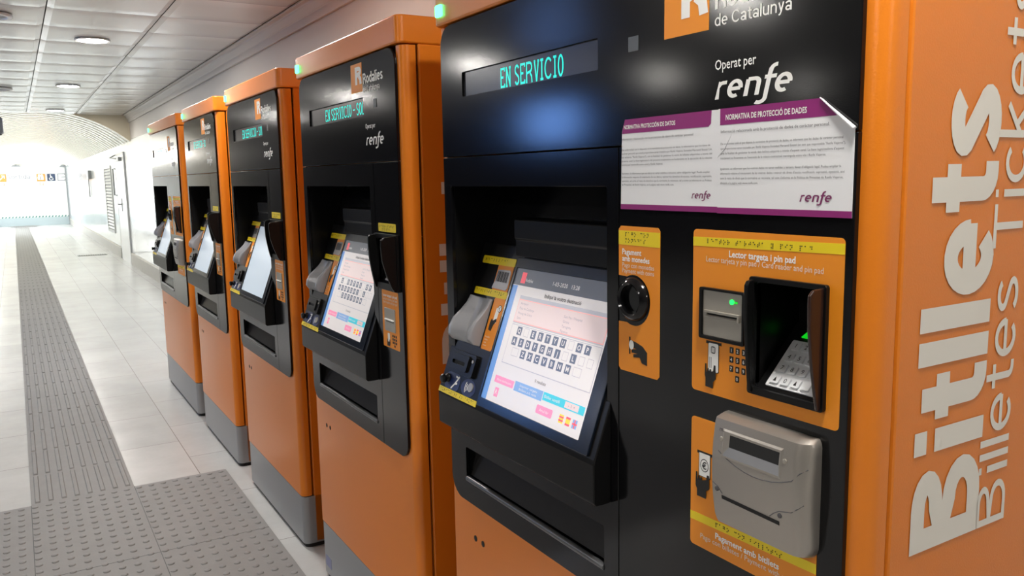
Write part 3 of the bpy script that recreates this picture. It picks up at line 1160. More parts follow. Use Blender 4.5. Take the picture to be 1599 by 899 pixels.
    write(b, 'Rodalies', 0.240, 0.272, 0.007, SCRW, width=0.026, fr=T, w=0.0026)
    write(b, '1-03-2020   13:28', 0.335, 0.274, 0.008, SCRW, width=0.085, fr=T, w=0.0026)
    write(b, 'Indiqui la vostra destinació', 0.319, 0.2485, 0.0075, GREYINK, width=0.118, fr=T, w=0.0026, bold=0.02)
    f(0.236, 0.528, 0.188, 0.244, SCRKL)
    f(0.2365, 0.5275, 0.1905, 0.2365, SCRL, 0.0025)
    f(0.2380, 0.5260, 0.1920, 0.2350, SCRP, 0.0027)
    for k, (t1, t2) in enumerate((('Aeroport', 'Sant Pau i l\'Hospital'), ('Plaça de Catalunya', 'Girona'), ('Passeig de Gràcia', 'Tarragona'), ('Sants', 'Figueres'))):
        write(b, t1, 0.246, 0.2265 - k * 0.0098, 0.0050, SCRG, fr=T, w=0.0029)
        write(b, t2, 0.398, 0.2200 - k * 0.0090, 0.0050, SCRG, fr=T, w=0.0029)
    f(0.236, 0.528, 0.106, 0.186, SCRKL, 0.0024)
    f(0.2375, 0.5265, 0.1075, 0.1845, SCRW, 0.0026)
    for row, (txt, v, u0) in enumerate((('Q_ERTYU_OP', 0.1665, 0.2600), ('ASDFGHJ_L__', 0.1452, 0.2515), ('_ZXCVBNM_', 0.1245, 0.2610))):
        u = u0
        for k, ch in enumerate(txt):
            wk = 0.0165
            if row == 2 and k in (0, 8):
                wk = 0.024
            if ch == '_':
                f(u, u + wk, v, v + 0.0165, SCRKL, 0.0028)
                f(u + 0.001, u + wk - 0.001, v + 0.001, v + 0.0155, SCRW, 0.0029)
            else:
                f(u, u + wk, v, v + 0.0165, SCRK, 0.0028)
                write(b, ch, u + wk / 2, v + 0.0038, 0.0092, SCRW, fr=T, w=0.0031, align='c', bold=0.03)
            u += wk + 0.0083
    write(b, '0 resultats', 0.3640, 0.0915, 0.0060, GREYINK, width=0.036, fr=T, w=0.0026)
    f(0.2290, 0.2990, 0.0650, 0.0790, SCRPK)
    write(b, 'Altres destinacions', 0.2640, 0.0695, 0.0050, SCRW, fr=T, w=0.0026, align='c', width=0.055)
    f(0.3030, 0.3990, 0.0630, 0.0815, SCRBL)
    write(b, 'Imprimir targeta', 0.3510, 0.0738, 0.0045, SCRW, fr=T, w=0.0026, align='c', width=0.06)
    write(b, 'Bitllets a la vista', 0.3510, 0.0665, 0.0045, SCRW, fr=T, w=0.0026, align='c', width=0.06)
    f(0.4010, 0.5270, 0.0665, 0.0815, SCRTE)
    write(b, 'Bitllet senzill', 0.4060, 0.0715, 0.0055, SCRW, fr=T, w=0.0026, width=0.048)
    f(0.4700, 0.5110, 0.0685, 0.0798, SCRP, 0.0025)
    write(b, '-  1  +', 0.4905, 0.0715, 0.0055, SCRK, fr=T, w=0.0027, align='c')
    f(0.240, 0.254, 0.038, 0.056, SCRPK)
    write(b, 'R', 0.247, 0.043, 0.0085, SCRW, fr=T, w=0.0026, align='c', bold=0.03)
    b.flat(rr(0.391, 0.442, 0.0405, 0.0560, 0.003, 3), 0.0023, SCRPK, T)
    write(b, 'Anul·lar', 0.4165, 0.0455, 0.0055, SCRW, fr=T, w=0.0026, align='c', width=0.03)
    for k, u in enumerate((0.464, 0.484, 0.504)):
        if k == 0:
            for q in range(5):
                f(u, u + 0.013, 0.0405 + q * 0.0030, 0.0405 + (q + 1) * 0.0030, SCRRD if q % 2 else SCRYE)
        elif k == 1:
            f(u, u + 0.013, 0.0405, 0.0440, SCRRD); f(u, u + 0.013, 0.0440, 0.0520, SCRYE); f(u, u + 0.013, 0.0520, 0.0555, SCRRD)
        else:
            f(u, u + 0.013, 0.0405, 0.0555, SCRBL)
            f(u + 0.005, u + 0.008, 0.0405, 0.0555, SCRRD, 0.0025); f(u, u + 0.013, 0.0465, 0.0495, SCRRD, 0.0025)
    o = b.build('screen_interface', scr, recalc=False)
    o['label'] = 'white page with dark letter keys and coloured buttons'

    # left strip of the console
    b = MB()
    b.prism(rr(0.118, 0.180, 0.232, 0.302, 0.003, 2), 0.0, 0.0006, T, LABEL)
    b.prism(rr(0.047, 0.182, 0.297, 0.314, 0.003, 2), 0.0, 0.0010, T, YELLOW)
    braille(b, 'recollida', 0.060, 0.3085, INK, pitch=0.0110, fr=T, w=0.0011)
    b.build('ticket_label', con)
    b = MB()
    b.prism([(0.116, 0.247), (0.172, 0.246), (0.178, 0.252), (0.176, 0.284), (0.170, 0.289), (0.124, 0.287), (0.121, 0.262)], 0.0006, 0.0016, T, STEEL)
    for k in range(12):
        u = 0.126 + k * 0.0036
        b.flat([(u, 0.262), (u + 0.0016 + 0.0008 * (k % 3), 0.262), (u + 0.0016 + 0.0008 * (k % 3), 0.284), (u, 0.284)], 0.0018, INK, T)
    o = b.build('barcode_sticker', con)
    o['label'] = 'shiny silver barcode sticker'
    b = MB()
    b.prism(rr(0.048, 0.183, 0.228, 0.2435, 0.003, 2), 0.0, 0.0010, T, YELLOW)
    braille(b, 'bitllets canvi', 0.058, 0.2395, INK, pitch=0.0085, fr=T, w=0.0011)
    b.prism(rr(0.140, 0.183, 0.118, 0.228, 0.004, 3), 0.0, 0.0008, T, LABEL)
    b.prism([(0.158, 0.176), (0.170, 0.176), (0.172, 0.205), (0.160, 0.208)], 0.0009, 0.0013, T, WHITE)
    b.prism(ell(0.172, 0.207, 0.0075, 0.0075, 14), 0.0009, 0.0016, T, INK)
    b.prism(ell(0.172, 0.207, 0.0062, 0.0062, 14), 0.0016, 0.0018, T, WHITE)
    write(b, '€', 0.172, 0.2035, 0.007, INK, fr=T, w=0.0020, align='c')
    b.prism([(0.150, 0.160), (0.160, 0.158), (0.164, 0.172), (0.172, 0.180), (0.170, 0.186), (0.158, 0.180), (0.152, 0.184), (0.149, 0.174)], 0.0009, 0.0015, T, INK)
    for k, s in enumerate(('Recollida', 'bitllets', 'canvi', 'rebuts')):
        write(b, s, 0.1455, 0.1435 - k * 0.006, 0.0036, WHITE, fr=T, w=0.0011)
    b.build('change_label', con)

    # silver pick-up scoop
    b = MB()
    rows = []
    for t, (hgt) in ((0.120, 0.020), (0.128, 0.033), (0.145, 0.036), (0.165, 0.032), (0.185, 0.020), (0.205, 0.010), (0.2225, 0.006)):
        e0 = 0.046 - 0.004 * 0
        rows.append([T(u, t, w) for u, w in ((0.044, 0.0), (0.044, hgt), (0.049, hgt + 0.0015), (0.056, hgt), (0.076, max(0.002, hgt * 0.22)), (0.097, max(0.002, hgt * 0.18)), (0.101, max(0.003, hgt * 0.25)), (0.126, hgt * 0.92), (0.131, hgt * 0.95), (0.135, hgt * 0.8), (0.135, 0.0))])
    b.loft(rows, SILVERP)
    o = b.build('pickup_scoop', con, bevel=0.0015)
    o['label'] = 'silver scooped tray for tickets and change'
    b = MB()
    b.rrect(0.040, 0.148, 0.052, 0.100, 0.006, 0.0, 0.008, BLACKS, fr=T)
    b.rrect(0.050, 0.128, 0.060, 0.094, 0.005, 0.008, 0.013, BLACKS, fr=T, holes=[rr(0.062, 0.116, 0.071, 0.079, 0.002, 2)])
    b.flat(rr(0.062, 0.116, 0.071, 0.079, 0.002, 2), 0.0085, BLACKM, T)
    b.disc(0.139, 0.086, 0.0035, 0.008, 0.0095, STEELD, fr=T, n=12)
    b.build('card_slot', con, bevel=0.0012)
    b = MB()
    b.prism(rr(0.034, 0.098, 0.013, 0.050, 0.012, 5), 0.0, 0.0006, T, BLUEL)
    for s in ([(0.066, 0.016), (0.078, 0.028), (0.092, 0.046)], [(0.076, 0.044), (0.090, 0.042)], [(0.078, 0.028), (0.088, 0.030)]):
        for q in ribbon(s, 0.002):
            b.flat([(p.x, p.y) for p in q], 0.0008, WHITE, T)
    b.lathe([(0.001, 0.0), (0.010, 0.0), (0.0105, -0.003), (0.009, -0.006), (0.006, -0.009), (0.0095, -0.011), (0.0105, -0.015), (0.008, -0.019), (0.001, -0.020)],
            BLACKS, T(0.046, 0.036, 0.0), 'x', 18)
    o = b.build('headphone_socket', con)
    b = MB()
    b.prism(ell(0.136, 0.031, 0.030, 0.0185, 22), 0.0, 0.0006, T, BLUEL)
    b.prism(ell(0.147, 0.034, 0.0095, 0.0095, 18), 0.0006, 0.0030, T, STEELD)
    for r in (0.009, 0.014, 0.019):
        for q in ribbon(arc(0.142, 0.031, r, r, 145, 215, 6), 0.0011):
            b.flat([(p.x, p.y) for p in q], 0.0008, WHITE, T)
    b.build('help_button', con)
    b = MB()
    b.prism([(0.016, 0.001), (0.184, 0.001), (0.184, 0.013), (0.016, 0.013)], 0.0, 0.0010, T, YELLOW)
    braille(b, 'auriculars so ajuda', 0.026, 0.0100, INK, pitch=0.0080, fr=T, w=0.0011)
    b.build('braille_strip', con)

    # --- delivery drawer
    b = MB()
    d0_, d1_, e0_, e1_ = 0.069, 0.563, 0.686, 0.764
    b.box(d0_ - 0.003, d0_, e0_, e1_, -0.044, -0.009, BLACKS)
    b.box(d1_, d1_ + 0.003, e0_, e1_, -0.044, -0.009, BLACKS)
    b.box(d0_ - 0.003, d1_ + 0.003, e1_, e1_ + 0.003, -0.044, -0.009, BLACKS)
    b.box(d0_ - 0.003, d1_ + 0.003, e0_ - 0.003, e0_, -0.044, -0.009, BLACKS)
    b.box(d0_ - 0.003, d1_ + 0.003, e0_ - 0.003, e1_ + 0.003, -0.047, -0.044, BLACKM)
    dr = b.build('delivery_tray', R)
    b = MB()
    b.prism([(0.010, 0.699), (0.013, 0.697), (0.034, 0.764), (0.031, 0.766)], 0.070, 0.562, lambda u, v, w: (u, -w, v), WINDOWG)
    b.build('tray_flap', dr)
    b = MB()
    b.tube([(0.0035, -0.070, 0.692), (0.0035, -0.562, 0.690)], 0.0065, SILVERP if False else mat('tray_lip_grey', '#5d5e60', 0.28, metal=0.3) if 'tray_lip_grey' not in bpy.data.materials else bpy.data.materials['tray_lip_grey'], n=12)
    o = b.build('tray_lip', dr)
    o['label'] = 'rounded grey lip'

    # --- payment side
    if wide:
        # coins
        b = MB()
        out = [(0.6015, 1.0430)] + rr(0.6015, 0.6995, 1.0430, 1.2705, 0.006, 3)[4:]
        out = rr(0.6040, 0.6995, 1.0430, 1.2705, 0.005, 3)
        nc = ell(0.640, 1.157, 0.0385, 0.0395, 28)
        left = [(0.604, 1.0430), (0.6995, 1.0430), (0.6995, 1.157), (0.6785, 1.157)]
        low = [(0.604, 1.048), (0.609, 1.043), (0.6945, 1.043), (0.6995, 1.048), (0.6995, 1.157), (0.6785, 1.157)] + arc(0.640, 1.157, 0.0385, 0.0395, 0, -115, 12) + [(0.604, 1.1205)]
        high = [(0.604, 1.1935)] + arc(0.640, 1.157, 0.0385, 0.0395, 115, 0, 12) + [(0.6995, 1.157), (0.6995, 1.2655), (0.6945, 1.2705), (0.609, 1.2705), (0.604, 1.2655)]
        b.prism(low, 0.0, 0.0006, F, LABEL)
        b.prism(high, 0.0, 0.0006, F, LABEL)
        b.prism([(0.604, 1.2415), (0.6995, 1.2415), (0.6995, 1.2635), (0.604, 1.2635)], 0.0006, 0.0009, F, YELLOW)
        braille(b, 'pago con', 0.621, 1.2605, INK, fr=F, w=0.0010, pitch=0.0072)
        braille(b, 'monedas', 0.621, 1.2508, INK, fr=F, w=0.0010, pitch=0.0072)
        write(b, 'Pagament', 0.6130, 1.2270, 0.0085, WHITE, bold=0.035, w=0.0010, width=0.045)
        write(b, 'amb monedes', 0.6130, 1.2165, 0.0085, WHITE, bold=0.035, w=0.0010, width=0.064)
        write(b, 'Pago con monedas', 0.6130, 1.2070, 0.0072, OFFWHITE, w=0.0010, width=0.074)
        write(b, 'Payment with coins', 0.6130, 1.1985, 0.0072, OFFWHITE, w=0.0010, width=0.074)
        # hand dropping a coin
        b.prism([(0.6295, 1.0990), (0.6325, 1.0990), (0.6325, 1.0720), (0.6295, 1.0720)], 0.0006, 0.0010, F, INK)
        b.prism([(0.6325, 1.092), (0.636, 1.094), (0.648, 1.092), (0.662, 1.088), (0.672, 1.080), (0.672, 1.060), (0.660, 1.062), (0.655, 1.070), (0.640, 1.068), (0.640, 1.073), (0.650, 1.075), (0.636, 1.075), (0.636, 1.080), (0.648, 1.082), (0.635, 1.083)], 0.0006, 0.0011, F, INK)
        b.prism(ell(0.6355, 1.087, 0.0055, 0.0075, 14), 0.0011, 0.0014, F, WHITE)
        b.build('coin_label', pay)
        b = MB()
        b.lathe([(0.0205, 0.012), (0.0215, -0.003), (0.0225, -0.009), (0.026, -0.0115), (0.031, -0.0085), (0.0345, -0.002), (0.0348, 0.0)], BLACK, (0, -0.640, 1.159), 'x', 36)
        b.bm.faces.ensure_lookup_table()
        o = b.build('coin_inlet', pay)
        b = MB()
        b.disc(0.640, 1.159, 0.0205, -0.0130, -0.0100, BLACKM, n=24)
        b.prism(rr(0.6345, 0.6460, 1.142, 1.176, 0.005, 4), -0.010, -0.006, F, BLACKS, holes=[rr(0.6380, 0.6425, 1.146, 1.172, 0.002, 2)])
        b.build('coin_slot', o)

        # card label
        b = MB()
        b.prism(rr(0.7685, 1.0118, 1.0462, 1.2728, 0.006, 4), 0.0, 0.0006, F, LABEL, holes=[rr(0.882, 0.988, 1.072, 1.213, 0.004, 2)])
        b.prism([(0.7685, 1.2495), (1.0118, 1.2540), (1.0118, 1.2665), (0.7685, 1.2620)], 0.0006, 0.0009, F, YELLOW)
        braille(b, 'lector tarjeta y pin pad', 0.7965, 1.2600, INK, fr=F, w=0.0010, pitch=0.0073)
        write(b, 'Lector targeta i pin pad', 0.8355, 1.2385, 0.0085, WHITE, bold=0.035, w=0.0010, width=0.108)
        write(b, 'Lector tarjeta y pin pad / Card reader and pin pad', 0.7940, 1.2295, 0.0076, OFFWHITE, w=0.0010, width=0.190)
        # card pictogram
        b.prism([(0.796, 1.1205), (0.8245, 1.1205), (0.8245, 1.1165), (0.796, 1.1165)], 0.0006, 0.0009, F, INK)
        b.prism(rr(0.800, 0.8205, 1.0775, 1.1185, 0.002, 2), 0.0009, 0.0013, F, INK)
        b.prism(rr(0.8010, 0.8195, 1.0785, 1.1180, 0.002, 2), 0.0013, 0.0015, F, WHITE)
        b.prism(rr(0.8060, 0.8140, 1.1040, 1.1140, 0.002, 2), 0.0015, 0.0016, F, INK)
        b.prism([(0.8075, 1.1055), (0.8095, 1.1055), (0.8095, 1.1125), (0.8075, 1.1125)], 0.0016, 0.0017, F, WHITE)
        b.prism([(0.8105, 1.1055), (0.8125, 1.1055), (0.8125, 1.1125), (0.8105, 1.1125)], 0.0016, 0.0017, F, WHITE)
        for k in range(2):
            b.prism([(0.8030 + k * 0.003, 1.083), (0.8040 + k * 0.003, 1.083), (0.8040 + k * 0.003, 1.0985), (0.8030 + k * 0.003, 1.0985)], 0.0015, 0.0016, F, GREYINK)
        b.prism([(0.7950, 1.0720), (0.7955, 1.0880), (0.7978, 1.0880), (0.7985, 1.0740), (0.8000, 1.0820), (0.8022, 1.0820), (0.8026, 1.0760), (0.8045, 1.0815), (0.8065, 1.0815), (0.8075, 1.0780), (0.8110, 1.0800), (0.8120, 1.0880), (0.8150, 1.0880), (0.8158, 1.0690), (0.8105, 1.0640), (0.8105, 1.0550), (0.7965, 1.0560), (0.7965, 1.0680)], 0.0016, 0.0020, F, INK)
        for k in range(10):
            r_, c_ = divmod(k, 3)
            if k == 9:
                c_ = 1
            u, v = 0.8395 + c_ * 0.0108, 1.1100 - r_ * 0.0125
            b.prism(rr(u, u + 0.0068, v, v + 0.0085, 0.001, 2), 0.0006, 0.0010, F, INK)
            write(b, '1234567890'[k], u + 0.0034, v + 0.0020, 0.0046, WHITE, w=0.0013, align='c', bold=0.03)
        b.build('card_label', pay)

        # card reader
        b = MB()
        b.prism(rr(0.7860, 0.8680, 1.1235, 1.1945, 0.003, 3), 0.0, 0.006, F, BLACKS, holes=[rr(0.7915, 0.8640, 1.1280, 1.1910, 0.002, 2)])
        cr = b.build('card_reader', pay, bevel=0.001)
        b = MB()
        b.prism(rr(0.7915, 0.8640, 1.1280, 1.1910, 0.002, 2), 0.0005, 0.0035, F, STEELD, holes=[rr(0.7985, 0.8570, 1.1570, 1.1600, 0.0006, 2)])
        b.flat([(0.7985, 1.1570), (0.8570, 1.1570), (0.8570, 1.1600), (0.7985, 1.1600)], 0.0008, BLACKM)
        b.prism([(0.7965, 1.1605), (0.8600, 1.1605), (0.8600, 1.1640), (0.7965, 1.1640)], 0.0035, 0.0075, F, STEELD)
        b.prism([(0.8570, 1.1535), (0.8600, 1.1535), (0.8600, 1.1605), (0.8570, 1.1605)], 0.0035, 0.0075, F, STEELD)
        b.prism([(0.7965, 1.1535), (0.8600, 1.1535), (0.8600, 1.1560), (0.7965, 1.1560)], 0.0035, 0.0055, F, STEELD)
        o = b.build('reader_plate', cr, bevel=0.0006, seg=1)
        o['label'] = 'brushed metal face with a card slot'
        b = MB()
        b.disc(0.8450, 1.1795, 0.0034, 0.0035, 0.0050, GREENL, n=12)
        b.box(0.8500, 0.8545, 1.1780, 1.1806, 0.0035, 0.0040, GREENT)
        b.build('indicator_light', cr)

        # pin pad hood
        b = MB()
        b.prism(rr(0.8760, 0.9935, 1.0650, 1.2175, 0.004, 3), 0.0006, 0.007, F, BLACKS, holes=[rr(0.8840, 0.9860, 1.0740, 1.2110, 0.003, 2)])
        hood = b.build('pin_pad_hood', pay, bevel=0.0012)
        def flap(bb, u0, u1, d, m):
            P = [(0.0, 1.214), (-d * 0.75, 1.2125), (-d, 1.207), (-d * 1.02, 1.196), (-d * 0.98, 1.165), (-d * 0.75, 1.125), (-d * 0.42, 1.085), (-d * 0.25, 1.068), (0.0, 1.067)]
            bb.prism(P, u0, u1, lambda u, v, w: (u - 0.006, -w, v), m)
        b = MB(); flap(b, 0.8790, 0.8850, 0.013, BLACKS); b.build('far_flap', hood, bevel=0.0012)
        b = MB(); flap(b, 0.9860, 0.9900, 0.024, REDGLOSS); o = b.build('near_flap', hood, bevel=0.0012)
        o['label'] = 'brownish smoked plastic flap'
        b = MB()
        b.box(0.881, 0.884, 1.071, 1.214, -0.080, 0.0, BLACKS)
        b.box(0.986, 0.989, 1.071, 1.214, -0.080, 0.0, BLACKS)
        b.box(0.881, 0.989, 1.211, 1.214, -0.080, 0.0, BLACKS)
        b.box(0.881, 0.989, 1.071, 1.214, -0.083, -0.080, BLACKS)
        K = math.radians(45)
        kp = lambda u, v, w: (0.004 + v * math.cos(K) - w * math.sin(K), -u, 1.0755 + v * math.sin(K) + w * math.cos(K))
        b.prism([(0.884, -0.008), (0.986, -0.008), (0.986, 0.110), (0.884, 0.110)], -0.004, 0.0, kp, BLACKS)
        b.build('pocket', hood)
        b = MB()
        b.prism(rr(0.896, 0.983, 0.002, 0.076, 0.002, 2), 0.0, 0.002, kp, PADMETAL)
        kpo = b.build('keypad', hood, bevel=0.0006, seg=1)
        for r_ in range(4):
            for c_ in range(4):
                u, v = 0.9025 + c_ * 0.0158, 0.0062 + r_ * 0.0178
                q = MB()
                q.prism(rr(u, u + 0.0125, v, v + 0.0125, 0.002, 3), 0.002, 0.0048, kp, PADMETAL)
                t = ('*0#A', '789B', '456C', '123D')[r_][c_]
                if c_ < 3 and t not in '*#':
                    write(q, t, u + 0.00625, v + 0.0030, 0.0065, INK, fr=kp, w=0.0052, align='c')
                elif c_ < 3:
                    q.prism([(u + 0.004, v + 0.003), (u + 0.0085, v + 0.003), (u + 0.00625, v + 0.0095)], 0.0049, 0.0052, kp, INK)
                q.build('pin_key', kpo)
        b = MB()
        b.prism([(0.9060, 0.0815), (0.9240, 0.0815), (0.9150, 0.1020)], 0.001, 0.003, kp, GREENT)
        o = b.build('arrow_light', hood)
        o['label'] = 'glowing green arrow'

        # notes
        b = MB()
        b.prism(rr(0.7690, 0.9872, 0.8170, 1.0075, 0.006, 4), 0.0, 0.0006, F, LABEL)
        b.prism([(0.7690, 0.8540), (0.9872, 0.8590), (0.9872, 0.8720), (0.7690, 0.8660)], 0.0006, 0.0009, F, YELLOW)
        braille(b, 'pago con billetes', 0.820, 0.8640, INK, fr=F, w=0.0010, pitch=0.0070)
        write(b, 'Pagament amb bitllets', 0.8190, 0.8415, 0.0085, WHITE, bold=0.035, w=0.0010, width=0.112)
        write(b, 'Pago con billetes / Payment with notes', 0.7900, 0.8315, 0.0076, OFFWHITE, w=0.0010, width=0.170)
        b.prism([(0.7815, 0.9600), (0.8110, 0.9600), (0.8110, 0.9560), (0.7815, 0.9560)], 0.0006, 0.0009, F, INK)
        b.prism([(0.7850, 0.9230), (0.8080, 0.9230), (0.8080, 0.9580), (0.7850, 0.9580)], 0.0009, 0.0013, F, INK)
        b.prism([(0.7862, 0.9240), (0.8068, 0.9240), (0.8068, 0.9575), (0.7862, 0.9575)], 0.0013, 0.0015, F, WHITE)
        b.prism(ell(0.7965, 0.9405, 0.0082, 0.0095, 18), 0.0015, 0.0016, F, INK)
        b.prism(ell(0.7965, 0.9405, 0.0070, 0.0083, 18), 0.0016, 0.0017, F, WHITE)
        write(b, '€', 0.7965, 0.9355, 0.010, INK, w=0.0019, align='c', bold=0.02)
        b.prism([(0.7800, 0.9080), (0.7805, 0.9280), (0.7828, 0.9280), (0.7835, 0.9140), (0.7850, 0.9230), (0.7872, 0.9230), (0.7876, 0.9165), (0.7895, 0.9220), (0.7915, 0.9220), (0.7925, 0.9180), (0.8010, 0.9210), (0.8020, 0.9280), (0.8060, 0.9280), (0.8068, 0.9090), (0.8005, 0.9040), (0.8005, 0.8930), (0.7830, 0.8930), (0.7830, 0.9030)], 0.0017, 0.0021, F, INK)
        b.build('note_label', pay)
        make_note_acceptor(pay)
    else:
        b = MB()
        b.rrect(0.6235, 0.7350, 1.2160, 1.2375, 0.003, 0.0, 0.0008, YELLOW)
        braille(b, 'lector targeta', 0.632, 1.2320, INK, fr=F, w=0.0009, pitch=0.0072)
        braille(b, 'pin pad', 0.650, 1.2235, INK, fr=F, w=0.0009, pitch=0.0072)
        b.build('braille_label', pay)
        b = MB()
        b.prism(rr(0.606, 0.7515, 1.068, 1.2110, 0.006, 3), 0.0003, 0.007, F, BLACKS, holes=[rr(0.615, 0.742, 1.085, 1.200, 0.003, 2)])
        hood = b.build('pin_pad_hood', pay, bevel=0.0012)
        def flap2(bb, u0, u1, d, m, top=1.209):
            P = [(0.0, top), (-d * 0.75, top - 0.002), (-d, top - 0.008), (-d * 1.02, top - 0.025), (-d * 0.95, top - 0.060), (-d * 0.70, top - 0.095), (-d * 0.35, top - 0.130), (-d * 0.2, top - 0.139), (0.0, top - 0.140)]
            bb.prism(P, u0, u1, lambda u, v, w: (u - 0.006, -w, v), m)
        b = MB(); flap2(b, 0.607, 0.615, 0.020, BLACKS); b.build('far_flap', hood, bevel=0.0012)
        b = MB(); flap2(b, 0.742, 0.7475, 0.040, BLACKS); b.build('near_flap', hood, bevel=0.0012)
        b = MB()
        b.box(0.612, 0.615, 1.082, 1.203, -0.075, 0.0, BLACKS)
        b.box(0.742, 0.745, 1.082, 1.203, -0.075, 0.0, BLACKS)
        b.box(0.612, 0.745, 1.200, 1.203, -0.075, 0.0, BLACKS)
        b.box(0.612, 0.745, 1.082, 1.203, -0.078, -0.075, BLACKS)
        K = math.radians(45)
        kp = lambda u, v, w: (0.003 + v * math.cos(K) - w * math.sin(K), -u, 1.0865 + v * math.sin(K) + w * math.cos(K))
        b.prism([(0.615, -0.008), (0.742, -0.008), (0.742, 0.095), (0.615, 0.095)], -0.004, 0.0, kp, BLACKS)
        b.build('pocket', hood)
        b = MB()
        b.prism(rr(0.640, 0.722, 0.004, 0.078, 0.002, 2), 0.0, 0.002, kp, PADMETAL)
        kpo = b.build('keypad', hood)
        for r_ in range(4):
            for c_ in range(4):
                u, v = 0.645 + c_ * 0.0185, 0.0075 + r_ * 0.0178
                q = MB()
                q.prism(rr(u, u + 0.0145, v, v + 0.0125, 0.002, 2), 0.002, 0.0045, kp, STEELD)
                q.build('pin_key', kpo)
        b = MB()
        b.prism(rr(0.629, 0.7350, 0.9160, 1.0650, 0.004, 3), 0.0, 0.0006, F, LABEL, holes=[rr(0.6465, 0.7135, 0.960, 1.020, 0.002, 2)])
        write(b, 'Lector targeta i pin pad', 0.6820, 1.0490, 0.0070, WHITE, bold=0.035, w=0.0010, width=0.092, align='c')
        write(b, 'Lector tarjeta y pin pad', 0.6820, 1.0400, 0.0064, OFFWHITE, w=0.0010, width=0.092, align='c')
        write(b, 'Card reader and pin pad', 0.6820, 1.0315, 0.0064, OFFWHITE, w=0.0010, width=0.092, align='c')
        b.prism(rr(0.660, 0.673, 0.932, 0.954, 0.002, 2), 0.0009, 0.0012, F, WHITE)
        b.prism([(0.655, 0.920), (0.656, 0.938), (0.659, 0.938), (0.661, 0.930), (0.670, 0.932), (0.672, 0.938), (0.675, 0.938), (0.675, 0.926), (0.671, 0.920)], 0.0012, 0.0015, F, INK)
        for k in range(10):
            r_, c_ = divmod(k, 3)
            if k == 9:
                c_ = 1
            u, v = 0.690 + c_ * 0.0105, 0.947 - r_ * 0.0085
            b.prism(rr(u, u + 0.0068, v, v + 0.0060, 0.001, 2), 0.0006, 0.0010, F, INK)
        b.build('card_label', pay)
        b = MB()
        b.prism(rr(0.6465, 0.7135, 0.960, 1.020, 0.002, 2), 0.0, 0.003, F, STEELD, holes=[rr(0.656, 0.706, 0.9850, 0.9880, 0.0006, 2)])
        b.flat([(0.656, 0.985), (0.706, 0.985), (0.706, 0.988), (0.656, 0.988)], 0.0006, BLACKM)
        b.prism([(0.654, 0.9890), (0.708, 0.9890), (0.708, 0.9925), (0.654, 0.9925)], 0.003, 0.007, F, WHITE)
        o = b.build('card_reader', pay, bevel=0.0006, seg=1)
        o['label'] = 'brushed metal card reader'
    return root


